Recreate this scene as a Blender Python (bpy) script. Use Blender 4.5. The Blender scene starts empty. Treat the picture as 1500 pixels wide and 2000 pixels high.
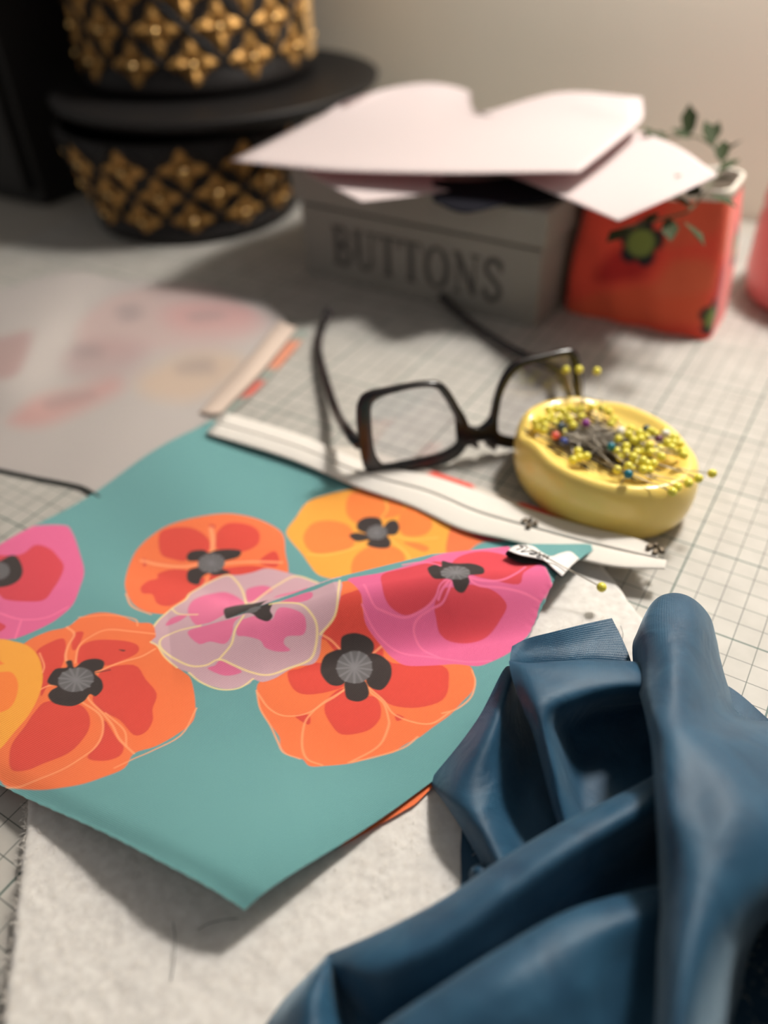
import bpy, bmesh, math, random
import numpy as np
from mathutils import Vector, Matrix

random.seed(7); rng = np.random.default_rng(7)
S = 0.01                                    # everything below is laid out in centimetres, the scene is in metres
scene = bpy.context.scene
COL = scene.collection

# ------------------------------------------------------------------ camera
CAM_H, FPX = 26.22066, 1563.7959            # height above the mat (cm); focal length in pixels of a 1500 x 2000 frame
W = np.array([[0.99867847, 0.05139369, 0.0], [-0.0330465, 0.64215716, -0.76586037], [-0.03936039, 0.76484826, 0.64300692]])
cam = bpy.data.cameras.new('camera'); cam_ob = bpy.data.objects.new('camera', cam); COL.objects.link(cam_ob)
cam.sensor_fit = 'VERTICAL'; cam.sensor_height = 36.0; cam.lens = FPX / 2000 * 36.0
cam.clip_start = 0.01; cam.clip_end = 20
_m = Matrix([list(r) for r in W]).to_4x4(); _m.translation = (0, 0, CAM_H * S)
cam_ob.matrix_world = _m
cam.dof.use_dof = True; cam.dof.focus_distance = 0.305; cam.dof.aperture_fstop = 3.3
scene.camera = cam_ob

# ------------------------------------------------------------------ world, lamp, exposure
world = bpy.data.worlds.new('room'); scene.world = world; world.use_nodes = True
world.node_tree.nodes['Background'].inputs[0].default_value = (1.0, 0.95, 0.91, 1)
world.node_tree.nodes['Background'].inputs[1].default_value = 0.205
lamp = bpy.data.lights.new('desk_lamp_light', 'POINT'); lamp.shadow_soft_size = 0.05
lamp.energy = 21.0; lamp.color = (1.0, 0.955, 0.905)
lamp_ob = bpy.data.objects.new('desk_lamp_light', lamp); COL.objects.link(lamp_ob)
lamp_ob.location = (0.38, 0.55, 0.64)
scene.view_settings.view_transform = 'Standard'; scene.view_settings.look = 'None'
scene.view_settings.gamma = 1.0; scene.view_settings.use_curve_mapping = False
scene.view_settings.exposure = 0.12

# ------------------------------------------------------------------ helpers
def lin(c):
    c = np.asarray(c, float) / 255.0
    return np.where(c <= 0.04045, c / 12.92, ((c + 0.055) / 1.055) ** 2.4)
def col4(c): return tuple(float(v) for v in lin(c)) + (1.0,)

def at(px, py, z=0.0):
    """The point (cm) at height z that the photograph shows at pixel (px, py)."""
    d = W @ np.array([(px - 750) / FPX, -(py - 1000) / FPX, -1.0])
    return np.array([0, 0, CAM_H]) + (z - CAM_H) / d[2] * d
def on_plane(px, py, p0, n):
    d = W @ np.array([(px - 750) / FPX, -(py - 1000) / FPX, -1.0]); o = np.array([0, 0, CAM_H])
    return o + ((np.asarray(p0) - o) @ n) / (d @ n) * d

def mat(name, rgb, rough=0.6, metal=0.0, spec=0.5, **kw):
    m = bpy.data.materials.new(name); m.use_nodes = True
    b = m.node_tree.nodes['Principled BSDF']
    b.inputs['Base Color'].default_value = col4(rgb); b.inputs['Roughness'].default_value = rough
    b.inputs['Metallic'].default_value = metal; b.inputs['Specular IOR Level'].default_value = spec
    for k, v in kw.items(): b.inputs[k].default_value = v
    return m
def N(m, t, **kw):
    n = m.node_tree.nodes.new(t)
    for k, v in kw.items():
        if k in n.inputs: n.inputs[k].default_value = v
        else: setattr(n, k, v)
    return n
def L(m, a, b): m.node_tree.links.new(a, b)
def bsdf(m): return m.node_tree.nodes['Principled BSDF']
def noise_tint(m, rgb_a, rgb_b, scale, detail=4, bump=0.0, coord='Object', lo=0.35, hi=0.65, dist=0.0005):
    tc = N(m, 'ShaderNodeTexCoord'); nz = N(m, 'ShaderNodeTexNoise'); nz.inputs['Scale'].default_value = scale; nz.inputs['Detail'].default_value = detail
    L(m, tc.outputs[coord], nz.inputs['Vector'])
    cr = N(m, 'ShaderNodeValToRGB'); cr.color_ramp.elements[0].color = col4(rgb_a); cr.color_ramp.elements[1].color = col4(rgb_b)
    cr.color_ramp.elements[0].position = lo; cr.color_ramp.elements[1].position = hi
    L(m, nz.outputs['Fac'], cr.inputs[0]); L(m, cr.outputs[0], bsdf(m).inputs['Base Color'])
    if bump:
        bp = N(m, 'ShaderNodeBump'); bp.inputs['Strength'].default_value = bump; bp.inputs['Distance'].default_value = dist
        L(m, nz.outputs['Fac'], bp.inputs['Height']); L(m, bp.outputs[0], bsdf(m).inputs['Normal'])
    return m
def weave(m, scale, strength, dist, twill=0.35):
    """Fine warp and weft from the cloth's own UV coordinates (cm)."""
    tc = N(m, 'ShaderNodeUVMap'); mp = N(m, 'ShaderNodeMapping'); mp.inputs['Rotation'].default_value = (0, 0, 0.0)
    L(m, tc.outputs[0], mp.inputs[0])
    w1 = N(m, 'ShaderNodeTexWave', bands_direction='X'); w2 = N(m, 'ShaderNodeTexWave', bands_direction='Y')
    for w in (w1, w2):
        w.inputs['Scale'].default_value = scale; w.inputs['Distortion'].default_value = 0.6; w.inputs['Detail'].default_value = 1.0
        L(m, mp.outputs[0], w.inputs[0])
    mx = N(m, 'ShaderNodeMath', operation='MULTIPLY'); L(m, w1.outputs['Fac'], mx.inputs[0]); L(m, w2.outputs['Fac'], mx.inputs[1])
    bp = N(m, 'ShaderNodeBump'); bp.inputs['Strength'].default_value = strength; bp.inputs['Distance'].default_value = dist
    L(m, mx.outputs[0], bp.inputs['Height']); L(m, bp.outputs[0], bsdf(m).inputs['Normal'])
    return mx, bp

def put(o, parent=None):
    COL.objects.link(o)
    if parent is not None: o.parent = parent
    return o
def tag(o, label, cat, group=None, kind=None):
    o['label'] = label; o['category'] = cat
    if group: o['group'] = group
    if kind: o['kind'] = kind
    return o
def thing(name, loc, label, cat, group=None, rz=0.0):
    o = bpy.data.objects.new(name, None); o.empty_display_size = 0.01
    o.location = tuple(np.asarray(loc, float) * S); o.rotation_euler = (0, 0, rz); put(o)
    return tag(o, label, cat, group)
def smooth(me, on=True):
    me.polygons.foreach_set('use_smooth', np.full(len(me.polygons), on, dtype=bool)); return me
def from_bm(name, bm, m, parent=None, sm=True):
    """Link a bmesh whose coordinates are world centimetres (relative to the parent's base if it has one)."""
    me = bpy.data.meshes.new(name)
    bmesh.ops.recalc_face_normals(bm, faces=bm.faces)
    off = np.array(parent.location) / S if parent is not None and parent.parent is None else np.zeros(3)
    if parent is not None and parent.parent is not None: off = np.array(parent.parent.location) / S
    bm.transform(Matrix.Translation(Vector(tuple(-off)))); bm.transform(Matrix.Scale(S, 4)); bm.to_mesh(me); bm.free()
    if m: me.materials.append(m)
    smooth(me, sm)
    return put(bpy.data.objects.new(name, me), parent)
def from_arrays(name, V, F, m, parent=None, sm=True, uv=None, colors=None):
    """Fast mesh from numpy arrays: V (n,3) in cm, F (k,4) quads; uv and colors are per vertex."""
    V = np.asarray(V, float).copy(); F = np.asarray(F, np.int32)
    if parent is not None: V -= np.array(parent.location if parent.parent is None else parent.parent.location) / S
    me = bpy.data.meshes.new(name); k = F.shape[1]
    me.vertices.add(len(V)); me.vertices.foreach_set('co', (V * S).ravel())
    me.loops.add(F.size); me.loops.foreach_set('vertex_index', F.ravel())
    me.polygons.add(len(F)); me.polygons.foreach_set('loop_start', np.arange(len(F), dtype=np.int32) * k)
    me.polygons.foreach_set('loop_total', np.full(len(F), k, np.int32))
    if uv is not None:
        lay = me.uv_layers.new(name='UVMap'); lay.data.foreach_set('uv', np.asarray(uv, float)[F.ravel()].ravel())
    if colors is not None:
        ca = me.attributes.new('print', 'FLOAT_COLOR', 'POINT')
        ca.data.foreach_set('color', np.c_[colors, np.ones(len(colors))].ravel())
    me.update(calc_edges=True); me.validate()
    if m: me.materials.append(m)
    smooth(me, sm)
    return put(bpy.data.objects.new(name, me), parent)
def grid_faces(nu, nv, flip=False, wrap_v=False):
    i, j = np.meshgrid(np.arange(nu - 1), np.arange(nv if wrap_v else nv - 1), indexing='ij')
    j2 = (j + 1) % nv
    f = np.stack([i * nv + j, (i + 1) * nv + j, (i + 1) * nv + j2, i * nv + j2], -1).reshape(-1, 4)
    return f[:, ::-1] if flip else f
def catmull(P, n, closed=False):
    """Catmull-Rom resampling of control points along axis 0 to n samples."""
    P = np.asarray(P, float); k = len(P)
    if k == 2 and not closed: P = np.stack([P[0], (P[0] + P[1]) / 2, P[1]]); k = 3
    t = np.linspace(0, k if closed else k - 1, n, endpoint=not closed)
    i = np.minimum(np.floor(t).astype(int), (k - 1) if closed else (k - 2)); u = t - i
    if closed: p = [P[(i + d) % k] for d in (-1, 0, 1, 2)]
    else:
        Q = np.concatenate([[2 * P[0] - P[1]], P, [2 * P[-1] - P[-2]]]); p = [Q[i + d] for d in (0, 1, 2, 3)]
    u = u.reshape((-1,) + (1,) * (P.ndim - 1))
    return 0.5 * ((2 * p[1]) + (-p[0] + p[2]) * u + (2 * p[0] - 5 * p[1] + 4 * p[2] - p[3]) * u ** 2 + (-p[0] + 3 * p[1] - 3 * p[2] + p[3]) * u ** 3)
def patch(rows, nu, nv):
    """Smooth sheet through rows of control points (cm)."""
    nc = max(len(r) for r in rows)
    R = np.stack([catmull(np.array(r, float), nv) for r in rows])
    return catmull(R, nu)
def box(bm, c, s, rz=0.0, bevel=0.0):
    mt = Matrix.Translation(Vector(c)) @ Matrix.Rotation(rz, 4, 'Z') @ Matrix.Diagonal((s[0], s[1], s[2], 1))
    r = bmesh.ops.create_cube(bm, size=1, matrix=mt)
    if bevel:
        es = list({e for v in r['verts'] for e in v.link_edges})
        bmesh.ops.bevel(bm, geom=es, offset=bevel, segments=2, affect='EDGES', profile=0.5)
def tube_arrays(P, r, n=8, cap=True, flat=None):
    """Tube along P (k,3); r scalar or per point."""
    P = np.asarray(P, float); k = len(P); r = np.broadcast_to(np.asarray(r, float), (k,))
    T = np.gradient(P, axis=0); T /= np.linalg.norm(T, axis=1)[:, None] + 1e-12
    up = np.array([0, 0, 1.0]); A = np.cross(T, up); bad = np.linalg.norm(A, axis=1) < 1e-3
    A[bad] = np.cross(T[bad], [1, 0, 0]); A /= np.linalg.norm(A, axis=1)[:, None]; B = np.cross(A, T)
    th = np.linspace(0, 2 * np.pi, n, endpoint=False); f = 1.0 if flat is None else flat
    V = P[:, None] + r[:, None, None] * (A[:, None] * np.cos(th)[None, :, None] * f + B[:, None] * np.sin(th)[None, :, None])
    V = V.reshape(-1, 3); F = grid_faces(k, n, wrap_v=True)
    if cap:
        V = np.vstack([V, P[0], P[-1]]); c0, c1 = len(V) - 2, len(V) - 1
        q = np.arange(n); q2 = (q + 1) % n
        F = np.vstack([F, np.stack([np.full(n, c0), q, q2, q2], 1), np.stack([np.full(n, c1), (k - 1) * n + q2, (k - 1) * n + q, (k - 1) * n + q], 1)])
    return V, F
def tube(name, P, r, m, parent=None, n=8, flat=None):
    V, F = tube_arrays(P, r, n, flat=flat)
    bm = bmesh.new(); vs = [bm.verts.new(v) for v in V]
    for f in F:
        ids = list(dict.fromkeys(f.tolist()))
        try: bm.faces.new([vs[i] for i in ids])
        except ValueError: pass
    return from_bm(name, bm, m, parent)
def lathe(bm, prof, c=(0, 0, 0), n=48, sx=1.0, sy=1.0, rz=0.0):
    rings = []
    for r, z in prof:
        if r < 1e-6: rings.append([bm.verts.new((c[0], c[1], c[2] + z))])
        else:
            ring = []
            for k in range(n):
                t = 2 * math.pi * k / n; x, y = r * sx * math.cos(t), r * sy * math.sin(t)
                ring.append(bm.verts.new((c[0] + x * math.cos(rz) - y * math.sin(rz), c[1] + x * math.sin(rz) + y * math.cos(rz), c[2] + z)))
            rings.append(ring)
    for a, b in zip(rings, rings[1:]):
        for k in range(n):
            q = [a[k % len(a)], a[(k + 1) % len(a)], b[(k + 1) % len(b)], b[k % len(b)]]
            q = list(dict.fromkeys(q))
            if len(q) >= 3: bm.faces.new(q)
def print_material(name, rough=0.85, sheen=0.2):
    m = mat(name, (200, 200, 200), rough, spec=0.2)
    at_ = N(m, 'ShaderNodeAttribute', attribute_name='print'); L(m, at_.outputs['Color'], bsdf(m).inputs['Base Color'])
    bsdf(m).inputs['Sheen Weight'].default_value = sheen
    return m
def poly_sd(P, Q):
    """Signed distance (negative inside) of points P (n,2) to the closed polygon Q."""
    d = np.full(len(P), 1e9); ins = np.zeros(len(P), bool); k = len(Q)
    for i in range(k):
        a, b = Q[i], Q[(i + 1) % k]; e = b - a; w = P - a
        t = np.clip((w @ e) / (e @ e + 1e-12), 0, 1); q = w - t[:, None] * e
        d = np.minimum(d, (q * q).sum(1))
        c = (a[1] > P[:, 1]) != (b[1] > P[:, 1])
        ins ^= c & (P[:, 0] < (b[0] - a[0]) * (P[:, 1] - a[1]) / (b[1] - a[1] + 1e-12) + a[0])
    return np.where(ins, -1, 1) * np.sqrt(d)
def line_d(P, Q):
    d = np.full(len(P), 1e9)
    for a, b in zip(Q[:-1], Q[1:]):
        e = b - a; w = P - a; t = np.clip((w @ e) / (e @ e + 1e-12), 0, 1); q = w - t[:, None] * e
        d = np.minimum(d, (q * q).sum(1))
    return np.sqrt(d)
def paint(colors, P, Q, c, kind='p', width=0.0, aa=0.02, mask=None, alpha=1.0):
    """Print one shape (cm on the cloth) into the colours of the cloth's points."""
    lo, hi = Q.min(0) - width - aa * 3, Q.max(0) + width + aa * 3
    k = (P[:, 0] > lo[0]) & (P[:, 0] < hi[0]) & (P[:, 1] > lo[1]) & (P[:, 1] < hi[1])
    if mask is not None: k &= mask
    k = np.nonzero(k)[0]
    if not len(k): return
    d = poly_sd(P[k], Q) if kind == 'p' else line_d(P[k], Q) - width
    f = np.clip(0.5 - d / (2 * aa), 0, 1)[:, None] * alpha
    colors[k] = colors[k] * (1 - f) + lin(c) * f
# ------------------------------------------------------------------ the setting
m_wall = mat('plain_wall_paint', (196, 190, 172), 0.9); noise_tint(m_wall, (228, 221, 204), (234, 228, 212), 3.0, 5)
m_floor = mat('floor_boards', (90, 70, 55), 0.6); noise_tint(m_floor, (84, 64, 48), (100, 78, 60), 8.0, 5)
EX, EN = np.array((0.8343, -0.5513)), np.array((0.5513, 0.8343)); GRID_A = math.radians(-33.45748)   # along and across the mat, the table and the wall
def al(e, n): return EX * e + EN * n
bm = bmesh.new(); box(bm, (*al(0, 77.5), 60), (460, 4, 276), GRID_A); w_ = from_bm('wall_back', bm, m_wall, None, False); w_['kind'] = 'structure'
bm = bmesh.new(); box(bm, (*al(0, -25), -77), (460, 201, 2), GRID_A); f_ = from_bm('floor', bm, m_floor, None, False); f_['kind'] = 'structure'

m_table = mat('white_table_laminate', (176, 170, 160), 0.45)
tb = thing('work_table', (*al(-40, 25), -76), 'pale work table under the gridded cutting mat', 'table')
bm = bmesh.new(); box(bm, (*al(-40, 25), -1.8), (270, 100, 3), GRID_A, 0.3); from_bm('table_top', bm, m_table, tb, False)
for sx in (-1, 1):
    for sy in (-1, 1):
        bm = bmesh.new(); box(bm, (*al(-40 + sx * 128, 25 + sy * 44), -39.65), (5, 5, 72.7), GRID_A, 0.3); from_bm('leg', bm, m_table, tb, False)

# cutting mat: printed centimetre grid, heavier every five
m_mat = mat('cutting_mat_vinyl', (188, 182, 172), 0.5, spec=0.35)
def mat_grid(m):
    tc = N(m, 'ShaderNodeTexCoord'); sp = N(m, 'ShaderNodeSeparateXYZ'); L(m, tc.outputs['Object'], sp.inputs[0])
    def lines(axis, period, half):
        a = N(m, 'ShaderNodeMath', operation='MULTIPLY'); a.inputs[1].default_value = 100.0 / period; L(m, sp.outputs[axis], a.inputs[0])
        b = N(m, 'ShaderNodeMath', operation='ADD'); b.inputs[1].default_value = 0.5; L(m, a.outputs[0], b.inputs[0])
        c = N(m, 'ShaderNodeMath', operation='FRACT'); L(m, b.outputs[0], c.inputs[0])
        d = N(m, 'ShaderNodeMath', operation='SUBTRACT'); d.inputs[1].default_value = 0.5; L(m, c.outputs[0], d.inputs[0])
        e = N(m, 'ShaderNodeMath', operation='ABSOLUTE'); L(m, d.outputs[0], e.inputs[0])
        g = N(m, 'ShaderNodeMath', operation='LESS_THAN'); g.inputs[1].default_value = half / period; L(m, e.outputs[0], g.inputs[0])
        return g
    def mx(a, b):
        n = N(m, 'ShaderNodeMath', operation='MAXIMUM'); L(m, a.outputs[0], n.inputs[0]); L(m, b.outputs[0], n.inputs[1]); return n
    fine = mx(lines(0, 1.0, 0.019), lines(1, 1.0, 0.019)); heavy = mx(lines(0, 5.0, 0.04), lines(1, 5.0, 0.04))
    nz = N(m, 'ShaderNodeTexNoise'); nz.inputs['Scale'].default_value = 60; nz.inputs['Detail'].default_value = 6; L(m, tc.outputs['Object'], nz.inputs[0])
    base = N(m, 'ShaderNodeValToRGB'); base.color_ramp.elements[0].color = col4((172, 168, 161)); base.color_ramp.elements[1].color = col4((184, 180, 173))
    base.color_ramp.elements[0].position = 0.35; base.color_ramp.elements[1].position = 0.65; L(m, nz.outputs['Fac'], base.inputs[0])
    a = N(m, 'ShaderNodeMix', data_type='RGBA'); b = N(m, 'ShaderNodeMix', data_type='RGBA')
    a.inputs[7].default_value = col4((82, 88, 82)); b.inputs[7].default_value = col4((58, 86, 78))
    L(m, fine.outputs[0], a.inputs[0]); L(m, base.outputs[0], a.inputs[6]); L(m, heavy.outputs[0], b.inputs[0]); L(m, a.outputs[2], b.inputs[6])
    L(m, b.outputs[2], bsdf(m).inputs['Base Color'])
    n2 = N(m, 'ShaderNodeTexNoise'); n2.inputs['Scale'].default_value = 900; L(m, tc.outputs['Object'], n2.inputs[0])
    bp = N(m, 'ShaderNodeBump'); bp.inputs['Strength'].default_value = 0.15; bp.inputs['Distance'].default_value = 0.0002
    L(m, n2.outputs['Fac'], bp.inputs['Height']); L(m, bp.outputs[0], bsdf(m).inputs['Normal'])
mat_grid(m_mat)
bm = bmesh.new(); box(bm, (-7.5, 2.5, -0.15), (110, 85, 0.3), 0, 0.1)
me = bpy.data.meshes.new('cutting_mat'); bm.transform(Matrix.Scale(S, 4)); bm.to_mesh(me); bm.free(); me.materials.append(m_mat)
cm_ = put(bpy.data.objects.new('cutting_mat', me)); cm_.location = (11.80834 * S, 23.43545 * S, 0); cm_.rotation_euler = (0, 0, GRID_A)
tag(cm_, 'off-white cutting mat printed with a green centimetre grid, lying under everything', 'cutting mat')

# ------------------------------------------------------------------ back left: dark cabinet and the gold-latticed lacquer ware
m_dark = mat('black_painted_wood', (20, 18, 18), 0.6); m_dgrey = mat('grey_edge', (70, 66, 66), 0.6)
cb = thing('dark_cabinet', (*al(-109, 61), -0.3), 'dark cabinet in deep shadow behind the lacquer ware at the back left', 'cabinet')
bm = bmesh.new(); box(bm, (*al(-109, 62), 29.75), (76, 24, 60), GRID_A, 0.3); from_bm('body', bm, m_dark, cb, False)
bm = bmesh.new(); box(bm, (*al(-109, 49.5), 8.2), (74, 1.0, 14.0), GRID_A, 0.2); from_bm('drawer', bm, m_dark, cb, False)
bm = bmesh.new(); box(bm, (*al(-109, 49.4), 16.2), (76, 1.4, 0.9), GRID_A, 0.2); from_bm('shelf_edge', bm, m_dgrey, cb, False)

m_lac = mat('black_lacquer', (26, 22, 21), 0.5, spec=0.3)
m_gold = mat('old_gold_leaf', (200, 150, 75), 0.5, metal=0.6)
noise_tint(m_gold, (112, 80, 38), (200, 152, 84), 120.0, 5, 0.5, dist=0.001)
m_stud = mat('gold_stud', (236, 196, 128), 0.25, metal=0.9)
def motif_mesh(name, s, m):
    """A diamond of four embossed petals round a stud."""
    bm = bmesh.new()
    for k in range(4):
        a = k * math.pi / 2
        pts = [(0.10, 0), (0.42, 0.28), (0.72, 0.22), (0.97, 0.0), (0.72, -0.22), (0.42, -0.28)]
        vs = [bm.verts.new(((x * math.cos(a) - y * math.sin(a)) * s, (x * math.sin(a) + y * math.cos(a)) * s, 0)) for x, y in pts]
        c = bm.verts.new((0.5 * math.cos(a) * s, 0.5 * math.sin(a) * s, 0.16 * s))
        for i in range(6): bm.faces.new((vs[i], vs[(i + 1) % 6], c))
    for k in range(4):
        a = k * math.pi / 2 + math.pi / 4
        vs = [bm.verts.new(((x * math.cos(a) - y * math.sin(a)) * s, (x * math.sin(a) + y * math.cos(a)) * s, 0)) for x, y in ((0.2, 0), (0.42, 0.12), (0.6, 0), (0.42, -0.12))]
        c = bm.verts.new((0.4 * math.cos(a) * s, 0.4 * math.sin(a) * s, 0.1 * s))
        for i in range(4): bm.faces.new((vs[i], vs[(i + 1) % 4], c))
    me = bpy.data.meshes.new(name); bm.transform(Matrix.Scale(S, 4)); bm.to_mesh(me); bm.free(); me.materials.append(m); return me
def stud_mesh(name, r, m):
    bm = bmesh.new(); bmesh.ops.create_uvsphere(bm, u_segments=10, v_segments=6, radius=r)
    me = bpy.data.meshes.new(name); bm.transform(Matrix.Scale(S, 4)); bm.to_mesh(me); bm.free(); me.materials.append(m); return smooth(me)
def lattice(root, c, radius_at, slope, z0, rows, dz, n, size, zmax):
    """Rows of gold motifs with lattice straps between, on a round wall of radius radius_at(z)."""
    mm = motif_mesh('motif', size, m_gold); sm_ = stud_mesh('stud', size * 0.17, m_stud)
    straps = bmesh.new()
    for r in range(rows):
        z = z0 + r * dz
        for k in range(n):
            th = 2 * math.pi * (k + 0.5 * (r % 2)) / n
            if math.sin(th) > 0.55: continue               # the far side, against the wall
            R = radius_at(z)
            out = Vector((math.cos(th), math.sin(th), 0)); nrm = (out + Vector((0, 0, -slope))).normalized()
            tan = Vector((-math.sin(th), math.cos(th), 0)); up = nrm.cross(tan)
            p = Vector(c) + out * R + Vector((0, 0, z)) + nrm * 0.03
            w = math.pi * R / n * 0.86
            M4 = Matrix((tan * (w / size), up * (dz * 0.86 / size), nrm)).transposed().to_4x4(); M4.translation = (p - Vector(np.array(root.location) / S)) * S
            o = bpy.data.objects.new('motif', mm); put(o, root); o.matrix_basis = M4
            s_ = bpy.data.objects.new('stud', sm_); put(s_, o); s_.location = (0, 0, 0.11 * size * S)
            for sd in (-1, 1):                              # straps of the lattice, up and to both sides
                th2 = th + sd * math.pi / n; zz = z + dz
                q = []
                for f in np.array((0.0, 0.5, 1.0)) * min(1.0, (zmax - z) / dz):
                    # strap runs between motifs: from the lower point to the side point
                    tt = th + sd * (1 - f) * math.pi / n; z_ = z + dz * f
                    RR = radius_at(z_) + 0.05
                    q.append((c[0] + RR * math.cos(tt), c[1] + RR * math.sin(tt), c[2] + z_))
                V, F = tube_arrays(q, 0.26, 5, cap=False)
                vs = [straps.verts.new(v) for v in V]
                for f_ in F: straps.faces.new([vs[i] for i in f_])
    o = from_bm('lattice_straps', straps, m_lac, root); o['kind'] = 'stuff'

bc = (-15.9, 77.4)
bowl = thing('lacquer_bowl', (bc[0], bc[1], 0), 'round black lacquer bowl with gold flower lattice and wide dark brim', 'bowl')
bm = bmesh.new(); lathe(bm, [(0, 0.0), (8.7, 0.0), (9.3, 0.3), (9.35, 1.1), (9.0, 1.4), (9.5, 3.5), (10.3, 6.2), (10.9, 8.6), (10.4, 8.7), (8.6, 1.6), (0, 1.4)], (*bc, 0), 64); from_bm('body', bm, m_lac, bowl)
lattice(bowl, (*bc, 0), lambda z: 9.0 + (z - 1.4) * 0.27, 0.27, 2.2, 3, 2.2, 13, 1.9, 8.4)
bm = bmesh.new(); lathe(bm, [(0, 8.75), (11.1, 8.75), (13.0, 9.1), (14.4, 9.9), (14.55, 10.3), (14.2, 10.45), (12.6, 10.0), (0, 9.9)], (-13.0, 80.3, 0), 64); from_bm('brim', bm, mat('brim_lacquer', (24, 22, 22), 0.55, spec=.35), bowl)
dc = (-15.0, 84.6)
drum = thing('lacquer_drum', (dc[0], dc[1], 10.05), 'tall black lacquer drum with large gold flower lattice, standing on the brimmed bowl', 'container')
bm = bmesh.new(); lathe(bm, [(0, 10.06), (9.9, 10.06), (10.5, 10.4), (10.7, 11.0), (10.4, 11.5), (10.4, 30), (10.8, 30.3), (10.8, 31.2), (0, 32)], (*dc, 0), 64); from_bm('body', bm, m_lac, drum)
lattice(drum, (*dc, 0), lambda z: 10.4, 0.0, 12.7, 7, 2.5, 13, 2.2, 29.8)
bm = bmesh.new()
for k in range(9):
    th = math.radians(-16 + k * 1.4); box(bm, (dc[0] + 10.6 * math.cos(th), dc[1] + 10.6 * math.sin(th), 20.9), (0.5, 0.4, 18.8), th, 0.05)
from_bm('gold_seam_strip', bm, mat('gold_strip', (205, 165, 110), 0.5, metal=0.15), drum, False)

# ------------------------------------------------------------------ button box, papers, dark slip
m_box = mat('grey_painted_box', (150, 146, 138), 0.75); noise_tint(m_box, (143, 139, 131), (155, 151, 143), 14, 5)
m_ink_shade = mat('charcoal_lettering_lid_shade', (84, 80, 77), 0.8)
e1 = np.array((0.8165, -0.5773)); e2 = np.array((0.5773, 0.8165)); A0 = np.array((-5.15, 61.6)); BA = math.atan2(e1[1], e1[0])
BL_, BD_ = 19.85, 12.0
def bp_(u, v): return A0 + e1 * u + e2 * v
cen = bp_(BL_ / 2, BD_ / 2)
bb = thing('button_box', (cen[0], cen[1], 0), 'grey lidded box lettered BUTTONS, standing under the pink papers', 'box')
bm = bmesh.new(); box(bm, (cen[0], cen[1], 2.7), (BL_, BD_, 5.4), BA, 0.12); from_bm('body', bm, m_box, bb, False)
bm = bmesh.new(); box(bm, (cen[0], cen[1], 5.5), (BL_ - 0.6, BD_ - 0.6, 0.3), BA, 0.02); from_bm('lid_shadow_strip', bm, m_ink_shade, bb, False)  # charcoal strip in the gap, painting the shadow of the lid's overhang
bm = bmesh.new(); box(bm, (cen[0], cen[1], 6.85), (BL_ + 0.7, BD_ + 0.7, 2.4), BA, 0.15); from_bm('lid', bm, m_box, bb, False)
def letter_strokes(ch):
    """Slab-serif capitals as lists of (centre line, half width) in a 0..w by 0..1 cell."""
    T, t, s = 0.085, 0.035, 0.03
    def seg(a, b, h): return ([a, b], h)
    def arc(cx, cy, rx, ry, a0, a1, h, n=14): return ([(cx + rx * math.cos(math.radians(a0 + (a1 - a0) * k / n)), cy + ry * math.sin(math.radians(a0 + (a1 - a0) * k / n))) for k in range(n + 1)], h)
    sf = lambda x, y: seg((x - 0.15, y), (x + 0.15, y), s)
    if ch == 'B': return 0.72, [seg((0.2, 0), (0.2, 1), T), seg((0.05, 0.03), (0.36, 0.03), s), seg((0.05, 0.97), (0.36, 0.97), s), seg((0.2, 0.53), (0.38, 0.53), s), arc(0.36, 0.755, 0.2, 0.22, 90, -90, 0.06), arc(0.36, 0.275, 0.25, 0.25, 90, -90, 0.065)]
    if ch == 'U': return 0.82, [seg((0.2, 1), (0.2, 0.32), T), seg((0.64, 1), (0.64, 0.32), t), arc(0.42, 0.32, 0.22, 0.28, 180, 360, 0.05), sf(0.2, 0.97), sf(0.64, 0.97)]
    if ch == 'T': return 0.74, [seg((0.37, 0), (0.37, 1), T), seg((0.05, 0.97), (0.69, 0.97), s), seg((0.06, 0.78), (0.06, 0.99), s), seg((0.68, 0.78), (0.68, 0.99), s), sf(0.37, 0.03)]
    if ch == 'O': return 0.86, [arc(0.43, 0.5, 0.31, 0.47, -55, 55, 0.08), arc(0.43, 0.5, 0.31, 0.47, 125, 235, 0.08), arc(0.43, 0.5, 0.31, 0.47, 50, 130, 0.045), arc(0.43, 0.5, 0.31, 0.47, 230, 310, 0.045)]
    if ch == 'N': return 0.9, [seg((0.2, 0), (0.2, 1), t), seg((0.7, 0), (0.7, 1), t), seg((0.18, 0.98), (0.7, 0.04), T), sf(0.2, 0.03), sf(0.7, 0.97), seg((0.04, 0.97), (0.24, 0.97), s)]
    if ch == 'S': return 0.64, [(catmull([(0.54, 0.78), (0.46, 0.93), (0.3, 0.97), (0.14, 0.86), (0.14, 0.68), (0.32, 0.52), (0.5, 0.36), (0.52, 0.18), (0.36, 0.03), (0.18, 0.06), (0.08, 0.24)], 26).tolist(), 0.07), seg((0.55, 0.7), (0.55, 0.97), s), seg((0.08, 0.05), (0.08, 0.3), s)]
bm = bmesh.new(); x = 0.0; H_ = 3.0; total = sum(letter_strokes(c)[0] for c in 'BUTTONS'); kx = 14.6 / (total * H_)
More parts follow.
